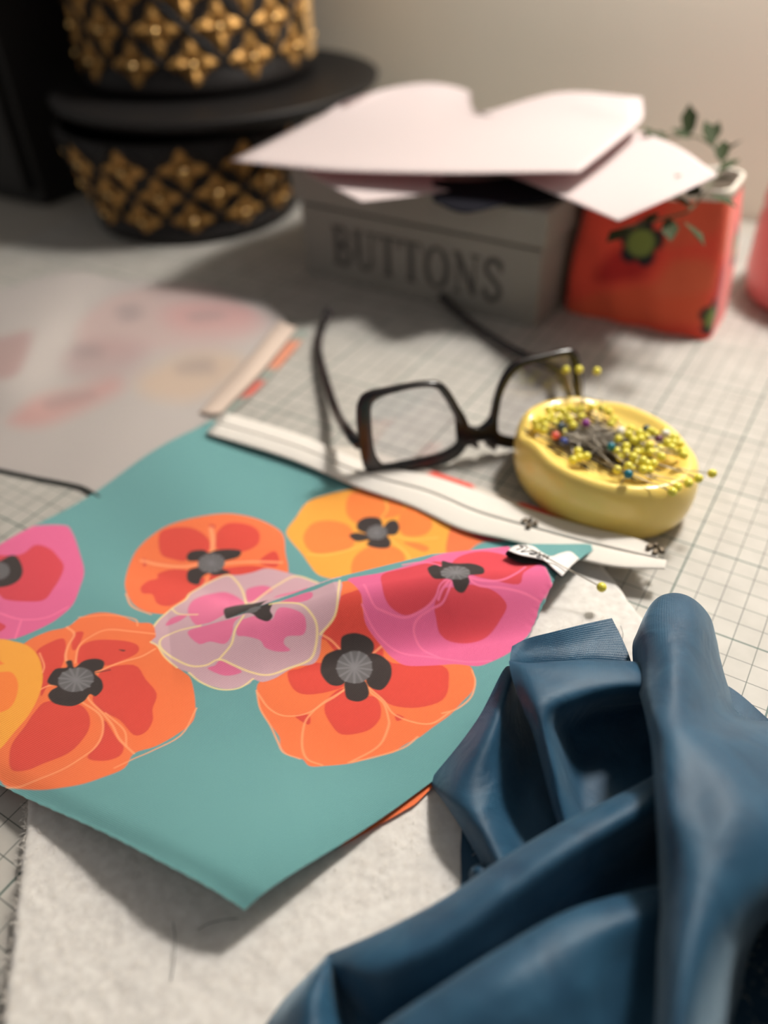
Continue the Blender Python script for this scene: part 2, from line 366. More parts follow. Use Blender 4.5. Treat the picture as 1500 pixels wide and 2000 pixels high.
for ch in 'BUTTONS':
    wd, st = letter_strokes(ch)
    for P, h in st:
        P = np.array(P, float); Tn = np.gradient(P, axis=0); Tn /= np.linalg.norm(Tn, axis=1)[:, None]; Nn = np.c_[-Tn[:, 1], Tn[:, 0]]
        for sgn in ((1,),):
            lft, rgt = P + Nn * h, P - Nn * h
            ring = []
            for q in (lft, rgt):
                row = []
                for px_, py_ in q:
                    u = 2.7 + (x + px_) * H_ * kx; zz = 1.25 + py_ * H_
                    pts = []
                    for off in (-0.02, 0.03):
                        g = bp_(u, -off); pts.append(bm.verts.new((g[0], g[1], zz)))
                    row.append(pts)
                ring.append(row)
            l_, r_ = ring
            for i in range(len(P) - 1):
                bm.faces.new((l_[i][1], l_[i + 1][1], r_[i + 1][1], r_[i][1]))
                bm.faces.new((l_[i][0], l_[i][1], l_[i + 1][1], l_[i + 1][0])); bm.faces.new((r_[i][0], r_[i + 1][0], r_[i + 1][1], r_[i][1]))
            bm.faces.new((l_[0][0], r_[0][0], r_[0][1], l_[0][1])); bm.faces.new((l_[-1][0], l_[-1][1], r_[-1][1], r_[-1][0]))
    x += wd
from_bm('lettering', bm, m_ink_shade, bb, False)

def sheet_solid(name, G, th, m, parent=None, uv=None, colors=None):
    """A sheet (nu, nv, 3) given thickness th downwards, with closed edges."""
    nu, nv = G.shape[:2]; top = G.reshape(-1, 3); du = np.gradient(G, axis=0); dv = np.gradient(G, axis=1); n = np.cross(du, dv)
    n /= np.linalg.norm(n, axis=-1)[..., None] + 1e-12; bot = (G - n * th * np.sign(n[..., 2:3] + 1e-9)).reshape(-1, 3)
    Ft = grid_faces(nu, nv); Fb = grid_faces(nu, nv, True) + nu * nv
    id_ = np.arange(nu * nv).reshape(nu, nv); loop = np.concatenate([id_[0, :-1], id_[:-1, -1], id_[-1, :0:-1], id_[:0:-1, 0]])
    l2 = np.roll(loop, -1); Fe = np.stack([loop, l2, l2 + nu * nv, loop + nu * nv], 1)
    if uv is not None: uv = np.vstack([uv, uv])
    if colors is not None: colors = np.vstack([colors, colors])
    return from_arrays(name, np.vstack([top, bot]), np.vstack([Ft, Fb, Fe]), m, parent, True, uv, colors)
m_paper = mat('pale_pink_card', (216, 204, 203), 0.8); bsdf(m_paper).inputs['Subsurface Weight'].default_value = 0.0
_tr = N(m_paper, 'ShaderNodeBsdfTranslucent'); _tr.inputs[0].default_value = col4((222, 170, 176)); _mxs = N(m_paper, 'ShaderNodeMixShader'); _mxs.inputs[0].default_value = 0.22
L(m_paper, bsdf(m_paper).outputs[0], _mxs.inputs[1]); L(m_paper, _tr.outputs[0], _mxs.inputs[2]); L(m_paper, _mxs.outputs[0], m_paper.node_tree.nodes['Material Output'].inputs[0])
def card(name, rows, label, th=0.04):
    G = patch([[at(*p) for p in r] for r in rows], 26, 30)
    o = sheet_solid(name, G, th, m_paper); return tag(o, label, 'paper', 'pink papers on the button box')
# lowest sheet first; each row runs left to right, rows run from the front edge to the back edge
card('paper_sheet', [[(705, 394, 8.45), (790, 384, 8.45), (880, 372, 8.45)], [(655, 368, 8.5), (750, 350, 8.5), (860, 330, 8.5)], [(596, 336, 8.55), (700, 312, 8.55), (840, 290, 8.55)]], 'pale pink sheet lying lowest on the box lid, its corner pointing forward on the left')
card('paper_sheet', [[(1207, 432, 9.6), (1310, 386, 10.4), (1402, 342, 10.9)], [(1110, 390, 9.3), (1230, 335, 10.0), (1330, 290, 10.7)], [(1010, 348, 9.0), (1130, 295, 9.6), (1250, 258, 10.3)], [(900, 310, 8.8), (1000, 268, 9.2), (1140, 236, 9.8)]], 'pale pink sheet on the right, jutting out over the red poppy bag')
card('paper_sheet', [[(450, 313, 9.6), (560, 325, 9.5), (650, 333, 9.5), (760, 337, 9.6), (880, 339, 9.8), (1000, 338, 10.1), (1130, 337, 10.5)], [(545, 266, 9.6), (640, 268, 9.6), (740, 271, 9.7), (850, 275, 9.9), (960, 279, 10.2), (1075, 285, 10.6), (1188, 291, 11.0)], [(625, 226, 10.2), (720, 222, 10.2), (810, 220, 10.1), (890, 226, 10.0), (980, 236, 10.3), (1120, 232, 10.8), (1235, 252, 11.3)], [(660, 205, 10.7), (745, 188, 10.7), (830, 180, 10.6), (905, 196, 10.1), (950, 226, 10.2), (1100, 200, 11.0), (1256, 228, 11.5)], [(680, 196, 11.0), (760, 172, 11.0), (840, 162, 11.0), (915, 178, 10.2), (930, 221, 10.2), (1090, 180, 11.1), (1254, 190, 11.6)]], 'topmost large pale pink sheet with curled back edge, its long corner reaching left')
m_slip = mat('navy_card', (20, 20, 27), 0.9, spec=.1)
G = patch([[at(845, 392, 8.3), at(905, 415, 8.3), at(985, 400, 8.35), at(1060, 394, 8.4), at(1120, 380, 8.5)], [at(845, 350, 8.55), at(920, 352, 8.55), at(1000, 345, 8.55), at(1070, 340, 8.6), at(1140, 335, 8.6)]], 8, 24)
tag(sheet_solid('navy_slip', G, 0.04, m_slip), 'dark navy slip of card with a wavy edge hanging out from under the pink papers', 'card')

# ------------------------------------------------------------------ red poppy bag with white lining, leafy sprig, pink jar
m_bag = print_material('poppy_bag_cloth', 0.8)
g1 = np.array((0.838, -0.545)); g2 = np.array((0.545, 0.838))
bag0 = np.array((13.75, 52.15))
bag = thing('poppy_bag', (bag0[0] + 7, bag0[1] + 1, 0), 'small red poppy print bag with white lining, standing beside the button box', 'bag')
nu, nv = 120, 200
per = np.linspace(0, 1, nv, endpoint=False)
def bag_ring(z):
    f = z / 9.2; ww, dd = 10.3 - 1.7 * f, 5.2 - 1.5 * f
    t = per * 4; P = np.zeros((nv, 2)); r = 0.8
    cx = np.select([t < 1, t < 2, t < 3], [t * ww, np.full(nv, ww), ww * (3 - t)], 0.0); cy = np.select([t < 1, t < 2, t < 3], [np.zeros(nv), (t - 1) * dd, np.full(nv, dd)], dd * (4 - t))
    cx = (cx - ww / 2); cy = (cy - dd / 2)
    # soften: rounded box and slack sides
    lx, ly = ww / 2, dd / 2
    px_, py_ = np.clip(cx, -lx + r, lx - r), np.clip(cy, -ly + r, ly - r); ex, ey = cx - px_, cy - py_; n_ = np.hypot(ex, ey) + 1e-9
    k = np.minimum(1, r / n_); cx, cy = px_ + ex * k, py_ + ey * k
    sag = 0.22 * math.sin(math.pi * min(f, 1)) + 0.1
    cx = cx * (1 + 0.03 * math.sin(math.pi * f)); cy = cy * (1 + 0.16 * math.sin(math.pi * f)) + 0.08 * np.sin(cx * 2.2 + z)
    X = bag0 + g1 * (4.6 - 0.2 * f) + g2 * (2.7 + 0.2 * f)
    return X + cx[:, None] * g1 + cy[:, None] * g2
zs = np.concatenate([[0.02], np.linspace(0.15, 8.0, nu - 1)])
V = np.concatenate([np.c_[bag_ring(z) * 1.0, np.full(nv, z) + (1.1 * np.clip(per * 4, 0, 1) * np.clip(3.2 - per * 4, 0, 1)) * (z / 8.0)] for z in zs])
UVb = np.stack([np.tile(per * 30.0, nu), np.repeat(zs, nv)], 1)
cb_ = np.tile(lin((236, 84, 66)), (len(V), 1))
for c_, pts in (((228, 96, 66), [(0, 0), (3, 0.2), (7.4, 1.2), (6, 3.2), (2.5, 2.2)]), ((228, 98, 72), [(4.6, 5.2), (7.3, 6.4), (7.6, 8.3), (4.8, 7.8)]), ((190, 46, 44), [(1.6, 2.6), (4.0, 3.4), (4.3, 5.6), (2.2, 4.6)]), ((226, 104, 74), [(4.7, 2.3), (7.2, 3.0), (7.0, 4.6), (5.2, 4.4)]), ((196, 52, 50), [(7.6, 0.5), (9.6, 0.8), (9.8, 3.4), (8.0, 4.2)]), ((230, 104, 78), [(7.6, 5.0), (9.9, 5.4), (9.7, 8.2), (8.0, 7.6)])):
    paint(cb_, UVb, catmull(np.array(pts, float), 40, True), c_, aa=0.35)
for fx, fz, s_ in ((3.5, 5.3, 1.05), (7.75, 1.35, 0.85), (12.5, 4.5, 1.0)):
    for k in range(5):
        a = 2 * math.pi * (k + 0.2) / 5; t = np.linspace(0, 2 * np.pi, 16, endpoint=False)
        paint(cb_, UVb, np.c_[fx + s_ * (0.72 * math.cos(a) + 0.5 * np.cos(t)) * 0.9, fz + s_ * (0.82 * math.sin(a) + 0.58 * np.sin(t))], (38, 40, 46), aa=0.06)
    t = np.linspace(0, 2 * np.pi, 20, endpoint=False)
    paint(cb_, UVb, np.c_[fx + s_ * 0.68 * np.cos(t), fz + s_ * 0.78 * np.sin(t)], (126, 142, 72), aa=0.1)
Fb = grid_faces(nu, nv, True, wrap_v=True)
weave(m_bag, 4.0, 0.2, 0.0003)
from_arrays('bag_body', V, Fb, m_bag, bag, True, UVb, cb_)
m_lining = mat('white_lining_cotton', (222, 214, 202), 0.85)
rim = []
for z, ins in ((7.7, 0.06), (7.75, -0.03), (8.2, -0.03), (8.35, 0.04), (8.3, 0.2), (6.0, 0.45), (1.0, 0.6)):
    P = bag_ring(min(z, 8.0)); cgn = P.mean(0); d = P - cgn; P = cgn + d * (1 - ins / np.linalg.norm(d, axis=1)[:, None])
    rim.append(np.c_[P, np.full(nv, z) + 1.1 * np.clip(per * 4, 0, 1) * np.clip(3.2 - per * 4, 0, 1) * min(1, z / 8.0)])
from_arrays('lining', np.concatenate(rim), grid_faces(len(rim), nv, True, wrap_v=True), m_lining, bag)
m_leaf = mat('dark_green_leaf', (52, 62, 36), 0.7, spec=.2); m_stem = mat('green_stem', (86, 90, 60), 0.7)
base = at(1395, 400, 9.3)
sprig = thing('leafy_sprig', base, 'leafy dark green sprig trailing along the rim of the red poppy bag', 'sprig')
path = catmull([at(1215, 447, 8.6), at(1290, 428, 8.9), at(1345, 412, 9.3), at(1375, 375, 9.9), at(1400, 345, 10.1), at(1410, 310, 10.4), at(1385, 280, 10.6), at(1345, 265, 10.6), at(1275, 275, 10.2)], 60)
tube('stem', path, 0.07, m_stem, sprig, 6)
lbm = bmesh.new(); lv = [lbm.verts.new(p) for p in ((0, 0, 0), (0.3, 0.22, 0.05), (0.7, 0.3, 0.1), (1.15, 0, 0.0), (0.7, -0.3, 0.1), (0.3, -0.22, 0.05), (0.6, 0, -0.02))]
for i in range(6): lbm.faces.new((lv[i], lv[(i + 1) % 6], lv[6]))
leaf_me = bpy.data.meshes.new('leaf'); lbm.transform(Matrix.Scale(S, 4)); lbm.to_mesh(leaf_me); lbm.free(); leaf_me.materials.append(m_leaf); smooth(leaf_me)
for px_, py_, z, yaw, tilt, s_ in ((1230, 447, 8.7, -2.6, -.2, 1.2), (1262, 440, 8.8, .9, .2, 1.0), (1305, 425, 9.0, -1.7, -.4, 1.25), (1335, 432, 9.2, -1.0, -.5, 1.3), (1355, 408, 9.5, 2.5, .3, 1.0), (1372, 372, 9.9, 2.7, .4, 1.25), (1368, 368, 9.9, -2.4, .0, 1.1), (1385, 380, 9.9, -.6, -.3, 1.2), (1392, 352, 10.1, -1.0, .3, 1.0),
                                    (1402, 336, 10.2, .4, .3, 1.1), (1410, 318, 10.4, 1.3, .5, 1.2), (1405, 305, 10.5, -.2, .7, 1.0), (1393, 288, 10.6, 1.8, .7, 1.3), (1385, 282, 10.6, .8, .9, 1.0), (1345, 268, 10.6, 1.6, 1.1, 1.35), (1348, 272, 10.6, 2.4, .3, 1.0), (1278, 276, 10.2, 1.9, .4, 1.0), (1265, 272, 10.2, .2, .1, 1.0)):
    o = bpy.data.objects.new('leaf', leaf_me); put(o, sprig); o.location = (at(px_, py_, z) - np.array(sprig.location) / S) * S
    o.rotation_euler = (random.uniform(-.4, .4), -tilt, yaw); o.scale = (s_ * 1.3,) * 3
m_pink = mat('glossy_pink_glaze', (226, 132, 134), 0.35)
jar = thing('pink_jar', (31.9, 52.3, 0), 'rounded glossy pink jar behind the red poppy bag at the table edge', 'jar')
bm = bmesh.new(); lathe(bm, [(0, 0.0), (4.6, 0.0), (5.2, 0.4), (5.5, 2), (5.5, 5.2), (5.3, 6.3)], (31.9, 52.3, 0), 48); from_bm('body', bm, m_pink, jar)
bm = bmesh.new(); lathe(bm, [(5.3, 6.32), (5.45, 6.5), (5.3, 7.6), (4.6, 8.7), (3.2, 9.5), (1.2, 9.9), (0.9, 10.2), (0.8, 10.6), (0, 10.8)], (31.9, 52.3, 0), 48); from_bm('lid', bm, m_pink, jar)

PTL, PTR, PBR, PBL = [np.array(v) for v in ((-9.9, 40.2), (9.9, 27.0), (-4.84, 10.95), (-25.0, 22.2))]
CR0, CR1 = np.array((8.0, 26.5)), np.array((-9.2, 22.4))
def sstep(x):
    x = np.clip(x, 0, 1); return x * x * (3 - 2 * x)
def panel_xy(a, b):
    bow = np.interp(b, (0, .02, .17, .31, .45, .61, .81, 1.0), (0, 0, -.006, .018, .058, .075, .036, 0))
    a = a + bow * np.clip(a, 0, 1) ** 3
    A, B = a[..., None], b[..., None]
    return PTL * (1 - A) * (1 - B) + PTR * A * (1 - B) + PBR * A * B + PBL * (1 - A) * B
def crest_td(xy):
    e = CR1 - CR0; L = np.hypot(*e); e = e / L; n = np.array((e[1], -e[0]))
    n = n if n[1] < 0 else -n
    q = xy - CR0
    return (q @ e) / L, q @ n
def panel_z(a, b, xy):
    t, d = crest_td(xy)
    zc = np.interp(t, (-.4, -.1, .08, .35, .6, .8, 1.0, 1.2, 1.6), (.5, .95, 1.9, 2.65, 2.5, 1.8, .95, .75, .6))
    zf = .42 + .17 * np.sin(xy[..., 0] * .55 + xy[..., 1] * .4) * np.clip((-d - 2) / 3, 0, 1)
    w = np.interp(t, (0, .7, .85, 1.0, 1.2), (1.0, 1.1, 2.4, 5.0, 9.0))
    zn = np.interp(t, (-.3, .2, .8, 1.3, 2.), (.75, .85, 1.0, .75, .6)) + 1.3 * sstep((b - .68) / .32) * sstep((a - .4) / .6)
    fl = np.interp(t, (0., .25, .6, 1.2), (1.5, 1.3, .7, .3))
    front = zn + (zc - zn) * (1 - sstep((d - fl) / 2.7))
    back = zf + (zc - zf) * sstep((d + w) / w)
    z = np.where(d > 0, front, back)
    roll = np.clip((a - .90) / .10, 0, 1)
    z = z - roll ** 2.2 * (z - .75) * .75 * sstep((d - 2) / 4) * (1 - .55 * sstep((b - .72) / .25))
    z = z - sstep((b - .955) / .045) ** 2 * .12
    return z
def panel(a, b):
    a, b = np.asarray(a, float), np.asarray(b, float)
    xy = panel_xy(a, b)
    return np.concatenate([xy, panel_z(a, b, xy)[..., None]], -1)
PRINT_COLS = 'pink crimson black grey lpink orange red lorange lgrey yellow amber lyellow mauve rose cream'.split()
PRINT = """
pF0 0 88,955 162,970 292,1045 422,1130 493,1208 558,1297 575,1368 572,1428 538,1522 483,1558 410,1580 -100,1198 -23,1055
pF1 0 128,1190 122,1112 188,1098 260,1118 330,1148 382,1205 418,1265 445,1332 390,1372 315,1398 262,1388 178,1385 20,1268
pF1 0 360,1502 403,1495 448,1500 450,1533 418,1547
pF2 0 90,1255 100,1208 138,1205 218,1245 260,1290 260,1332 230,1362 180,1368 50,1270
pF3 0 180,1275 195,1290 202,1305 200,1320 192,1330 175,1335 155,1332 132,1325 110,1312 95,1297 88,1283 88,1268 98,1257 115,1255 138,1255 160,1263
lF4 0.012 358,1460 460,1448 535,1398 555,1318
lF4 0.012 468,1450 533,1527
pF5 0 458,812 480,730 560,635 640,568 742,535 842,535 920,562 997,645 1108,788 1085,1025 1000,1102 878,1185 773,1195 660,1142 580,1073 505,977 468,900
pF6 0 478,800 498,748 572,715 643,722 705,750 740,802 678,840 698,880 643,895 575,890
pF6 0 685,678 688,618 760,585 828,600 880,662 875,720 838,753 763,770 715,725
pF6 0 658,985 688,940 753,918 830,925 875,962 870,1033 875,1110 855,1138 812,1140 753,1105 718,1118 678,1090 665,1040 680,1013
pF6 0 955,753 962,668 1017,705 1025,745
pF6 0 840,870 878,835 950,782 1010,770 952,865 872,932
pF6 0 625,665 653,658 663,690
pF6 0 533,942 570,958 580,985
lF7 0.03 785,830 715,742 648,680
lF7 0.024 765,868 710,912 618,945 540,958
lF7 0.02 848,825 928,768 1030,708
lF7 0.012 845,915 870,982
lF7 0.01 670,1152 753,1200 850,1203
pF2 0 680,855 678,825 715,800 748,802 763,778 805,750 852,735 870,770 838,815 818,845 860,852 902,855 862,895 830,898 825,928 842,965 802,972 765,945 748,912 768,882 750,858 710,875
pF3 0 845,820 855,838 860,858 852,875 838,890 818,895 795,895 773,888 755,872 742,855 740,835 745,815 760,802 780,795 805,795 828,805
lF8 0.008 800,845 848,828
lF8 0.008 800,845 855,852
lF8 0.008 800,845 850,875
lF8 0.008 800,845 830,890
lF8 0.008 800,845 802,895
lF8 0.008 800,845 773,885
lF8 0.008 800,845 753,865
lF8 0.008 800,845 742,840
lF8 0.008 800,845 750,818
lF8 0.008 800,845 770,800
lF8 0.008 800,845 798,798
lF8 0.008 800,845 828,808
pF9 0 898,500 880,440 838,308 872,220 935,148 1005,105 1120,88 1247,95 1358,120 1452,143 1490,182 1537,272 1588,372 1505,458 1395,595 1277,668 1195,692 1128,662 1062,622 975,580 922,545
pF10 0 995,530 958,425 1000,368 1078,353 1148,397 1188,470 1152,540 1085,590
pF10 0 1027,288 958,180 997,130 1125,98 1202,135 1225,205 1170,262 1118,325
pF10 0 1238,220 1228,140 1335,158 1385,198 1388,268 1318,302
pF10 0 1240,532 1245,435 1305,388 1385,405 1425,470 1395,562 1305,625
pF10 0 1348,345 1400,320 1455,325 1448,358
lF11 0.014 1218,432 1192,495 1142,572 1078,612
lF11 0.014 1292,350 1410,408 1480,508
lF11 0.014 1285,322 1370,310 1445,252
lF11 0.012 1175,260 1158,185 1090,118
pF2 0 1130,410 1142,378 1185,365 1135,358 1105,315 1115,272 1162,252 1198,275 1218,305 1212,255 1235,235 1277,268 1290,315 1265,335 1300,362 1315,402 1275,428 1228,428 1218,397 1180,430
pF3 0 1250,315 1260,332 1260,350 1255,368 1242,378 1228,383 1210,383 1195,372 1180,358 1172,340 1170,322 1175,308 1185,295 1200,290 1218,293 1235,300
lF8 0.008 1215,338 1252,325
lF8 0.008 1215,338 1257,353
lF8 0.008 1215,338 1247,372
lF8 0.008 1215,338 1222,380
lF8 0.008 1215,338 1198,372
lF8 0.008 1215,338 1178,350
lF8 0.008 1215,338 1172,322
lF8 0.008 1215,338 1182,300
lF8 0.008 1215,338 1205,293
lF8 0.008 1215,338 1232,300
pF5 0 1468,208 1452,140 1495,118 1555,108 1638,95 1700,92 1605,188 1590,268 1535,322
pF1 0 1462,135 1492,115 1555,108 1695,95 1622,170 1562,172
pF12 0 928,1292 900,1220 885,1145 885,1073 858,1007 865,938 893,878 938,850 975,810 1005,765 1080,745 1140,735 1212,730 1280,688 1372,782 1398,975 1242,1220 1102,1285 975,1308
pF13 0 928,1095 910,1050 918,995 958,952 1025,952 1072,972 1092,1022 1115,1100 1068,1190 972,1145
pF13 0 1020,908 1027,878 1060,848 1098,852 1082,918 1072,958
pF13 0 1130,895 1162,828 1215,778 1277,810 1302,920 1205,980
pF13 0 945,1228 932,1185 972,1145 975,1188
lF14 0.012 1085,980 1010,915 952,882 900,872 868,942 860,1022 885,1073 888,1142 900,1220 930,1290
lF14 0.012 1085,987 1085,892 1098,810 1125,742 1212,730
lF14 0.01 888,1142 940,1158 1010,1138
pF2 0 1078,1080 1080,1007 1108,935 1145,888 1208,995 1182,1145
pN5 0 1388,1280 1425,1338 1475,1385 1542,1422 1598,1450 1630,1482 1668,1498 1710,1490 1745,1502 1775,1473 1815,1422 1838,1365 1865,1320 1868,1270 1888,1165 1905,1090 1910,1022 1915,952 1898,902 1868,860 1822,875 1748,872 1648,765 1537,728 1412,818 1400,862 1432,982 1410,1135
pN6 0 1428,910 1452,860 1475,838 1507,890 1550,925 1618,955 1625,1015 1575,1002 1515,1050 1465,1040 1438,1035
pN6 0 1430,1208 1450,1170 1492,1112 1582,1130 1600,1158 1588,1192 1537,1255 1488,1257
pN6 0 1602,958 1668,985 1795,908 1845,968 1862,1047 1820,1118 1760,1152 1715,1142 1665,1112 1668,1042
pN6 0 1605,1168 1668,1162 1702,1150 1740,1188 1762,1250 1757,1297 1720,1340 1672,1323 1618,1283 1592,1228
pN6 0 1570,1352 1598,1325 1625,1360
pN6 0 1780,1180 1807,1178 1797,1203
lN7 0.011 1445,1033 1478,1030 1517,1038
lN7 0.011 1608,938 1598,982
lN7 0.009 1595,1145 1610,1175 1595,1243 1600,1323 1620,1375 1672,1445 1720,1482 1765,1478
lN7 0.009 1645,1112 1680,1140 1730,1158 1770,1203 1797,1248 1822,1323 1810,1418
lN7 0.009 1662,1125 1725,1148 1775,1182 1835,1180 1880,1152 1900,1080
lN7 0.009 1418,1330 1485,1365 1535,1372 1570,1352 1592,1315 1598,1255 1610,1175
lN7 0.008 1408,1323 1472,1382 1545,1425 1610,1470 1655,1498 1705,1493
lN7 0.008 1807,1425 1840,1368 1872,1288 1872,1225
lN7 0.008 1885,1098 1910,1055 1922,987 1907,920 1880,875
pN2 0 1500,1013 1500,990 1525,962 1562,948 1588,960 1590,1000 1532,1047
pN2 0 1588,1010 1612,977 1660,990 1692,1038 1702,1090 1692,1118 1648,1110
pN2 0 1592,1135 1612,1175 1638,1203 1670,1195 1682,1165 1670,1135 1635,1105
pN2 0 1525,1035 1490,1068 1488,1105 1512,1150 1560,1178 1590,1165 1588,1125
pN3 0 1625,1038 1638,1065 1640,1093 1635,1118 1620,1132 1600,1140 1578,1138 1555,1122 1537,1100 1527,1075 1525,1053 1535,1030 1547,1013 1568,1002 1588,1002 1608,1015
lN8 0.012 1582,1070 1630,1050
lN8 0.012 1582,1070 1638,1082
lN8 0.012 1582,1070 1632,1110
lN8 0.012 1582,1070 1618,1130
lN8 0.012 1582,1070 1592,1138
lN8 0.012 1582,1070 1568,1128
lN8 0.012 1582,1070 1542,1105
lN8 0.012 1582,1070 1530,1075
lN8 0.012 1582,1070 1530,1047
lN8 0.012 1582,1070 1542,1025
lN8 0.012 1582,1070 1562,1007
lN8 0.012 1582,1070 1585,1005
lN8 0.012 1582,1070 1610,1020
pN0 0 1408,810 1445,768 1495,718 1575,612 1622,520 1660,458 1718,390 1780,312 1818,335 1858,342 1907,328 1953,338 1987,378 2002,397 1993,448 1990,480 1995,522 1998,592 1985,665 1960,732 1922,802 1888,848 1825,880 1765,930 1705,972 1658,965 1605,945 1562,932 1530,915 1505,882 1482,850 1440,825
pN1 0 1498,730 1545,668 1618,585 1648,565 1678,568 1715,622 1698,668 1688,728 1658,782 1628,818 1588,828 1557,818 1527,785
pN1 0 1715,763 1695,730 1700,675 1738,635 1775,592 1835,560 1880,558 1900,578 1892,650 1870,718 1828,768 1777,795 1740,792
pN1 0 1680,555 1678,490 1725,408 1807,368 1860,378 1920,332 1898,418 1902,475 1820,528 1767,555 1732,545
lN4 0.011 1700,630 1688,668 1690,708 1678,750 1648,802 1618,832 1565,852 1530,855 1470,808
lN4 0.011 1715,622 1718,662 1715,710 1690,750 1665,800 1668,840 1710,875 1775,880
lN4 0.014 1708,628 1700,675 1700,710
lN4 0.011 1752,575 1795,555 1848,503 1878,440 1892,385
lN4 0.013 1755,580 1795,578 1865,525 1927,490 1987,473
lN4 0.009 1500,878 1547,910 1602,928 1670,928 1755,890 1855,848 1920,798
lN4 0.01 1535,650 1590,602 1658,585
lN4 0.01 1950,340 1987,378 2002,410 1995,450
pN2 0 1620,625 1632,595 1655,590 1642,558 1668,548 1690,535 1730,500 1770,493 1787,522 1765,552 1750,570 1765,590 1765,628 1752,645 1732,645 1710,625 1685,645 1655,658
pN3 0 1748,552 1750,565 1748,582 1738,600 1722,615 1708,628 1690,633 1678,633 1670,622 1668,608 1670,590 1678,570 1692,552 1708,542 1725,538 1740,542
lN8 0.009 1710,588 1748,560
lN8 0.009 1710,588 1748,578
lN8 0.009 1710,588 1735,600
lN8 0.009 1710,588 1715,618
lN8 0.009 1710,588 1695,630
lN8 0.009 1710,588 1680,630
lN8 0.009 1710,588 1670,615
lN8 0.009 1710,588 1670,592
lN8 0.009 1710,588 1680,570
lN8 0.009 1710,588 1700,550
lN8 0.009 1710,588 1720,540
lN8 0.009 1710,588 1738,545
pN5 0 585,1533 605,1448 645,1398 645,1335 682,1283 755,1260 840,1263 902,1245 1002,1323 1102,1362 1170,1378 1212,1392 1292,1460 1352,1530 1360,1602 1350,1675 1322,1730 1350,1790 1328,1848 1292,1902 1222,1955 1150,1982 1090,1995 1050,1990 968,1978 778,1850 638,1670
pN6 0 978,1898 948,1858 928,1808 895,1737 893,1688 985,1652 1052,1665 1110,1710 1140,1768 1148,1825 1118,1887 1095,1930 1047,1947
pN6 0 982,1575 930,1498 1002,1430 1088,1462 1168,1495 1210,1553 1252,1593 1275,1642 1255,1670 1165,1642 1085,1638 1020,1618
pN6 0 808,1498 770,1445 790,1400 865,1362 930,1350 965,1372 962,1412 928,1473 890,1480 850,1515
pN6 0 660,1542 663,1475 690,1448 755,1498 805,1565 828,1632 852,1682 753,1595
pN6 0 1122,1665 1228,1708 1272,1723 1295,1760 1270,1797 1215,1808 1192,1740
pN6 0 695,1415 720,1390 768,1462 753,1470
lN7 0.013 840,1547 775,1515 732,1468 698,1412 645,1398
lN7 0.01 822,1515 765,1450 760,1395 783,1340 872,1305 948,1280
lN7 0.012 920,1518 952,1445 992,1390 1005,1338
lN7 0.01 945,1580 1000,1618 1095,1645 1165,1670 1235,1705 1322,1730
lN7 0.01 988,1638 1095,1655 1165,1708 1198,1763 1202,1810 1190,1885 1138,1973 1088,2002
lN7 0.01 855,1618 830,1645 832,1695 885,1792 890,1840
lN7 0.008 1318,1482 1372,1598 1358,1692 1340,1748 1325,1803
lN7 0.008 638,1340 718,1280 818,1252 860,1275
lN7 0.008 1100,1640 1212,1668 1277,1718
pN2 0 808,1618 788,1570 815,1545 790,1527 802,1513 838,1533 838,1495 865,1468 902,1465 925,1493 915,1518 965,1533 1002,1562 1010,1598 985,1600 995,1632 980,1668 922,1685 875,1672 860,1648 862,1625 830,1630
lN2 0.008 910,1527 952,1485
pN3 0 928,1533 942,1547 952,1570 952,1590 942,1608 925,1620 900,1625 875,1622 852,1612 835,1595 825,1575 828,1555 838,1538 855,1522 878,1518 902,1520
lN8 0.012 890,1573 945,1553
lN8 0.012 890,1573 955,1575
lN8 0.012 890,1573 948,1598
lN8 0.012 890,1573 925,1615
lN8 0.012 890,1573 893,1618
lN8 0.012 890,1573 860,1610
lN8 0.012 890,1573 835,1593
lN8 0.012 890,1573 825,1570
lN8 0.012 890,1573 830,1545
lN8 0.012 890,1573 852,1530
lN8 0.012 890,1573 885,1525
lN8 0.012 890,1573 918,1533
pN2 0 900,1398 922,1390 920,1398
pN9 0 465,1595 488,1555 545,1540 610,1533 695,1558 785,1618 848,1688 893,1763 918,1835 942,1905 928,1945
pN10 0 612,1698 638,1670 675,1652 740,1680 798,1740 808,1785 760,1810
pN10 0 488,1612 590,1632 612,1638 565,1670
lN7 0.008 675,1540 740,1575 765,1602
pN12 0 965,1318 975,1252 1060,1188 1145,1125 1200,1065 1252,1002 1322,922 1390,835 1425,885 1448,960 1445,1030 1470,1088 1472,1132 1438,1170 1422,1212 1415,1250 1398,1283 1368,1290 1370,1315 1338,1362 1295,1378 1245,1385 1185,1372 1135,1372 1057,1348 1002,1323
pN13 0 1047,1228 1088,1182 1172,1108 1180,1093 1175,1135 1202,1182 1205,1225 1155,1237 1125,1260
pN13 0 1218,1178 1190,1130 1208,1100 1245,1073 1287,1078 1277,1022 1352,1010 1385,1030 1398,1068 1360,1102 1365,1128 1392,1135 1362,1162 1325,1172 1297,1160 1250,1170
pN13 0 1225,1330 1235,1308 1238,1283 1297,1280 1320,1288 1287,1325
pN13 0 1262,1002 1295,952 1328,918 1348,940 1328,972
pN2 0 1142,1128 1180,1080 1220,1027 1240,1013 1255,1045 1280,1065 1277,1090 1242,1093 1212,1082 1185,1085
pN3 0 1215,1045 1218,1050 1215,1055 1215,1065 1210,1073 1202,1080 1195,1082 1188,1085 1182,1082 1180,1078 1182,1073 1182,1062 1188,1055 1195,1047 1202,1045 1210,1042
lN14 0.012 1235,1020 1262,1002 1325,982 1380,995 1420,1022 1450,1082 1455,1130 1420,1195 1390,1250 1342,1270 1285,1277 1230,1283 1210,1323 1162,1348 1072,1340 1010,1320 985,1283 1012,1232 1070,1188
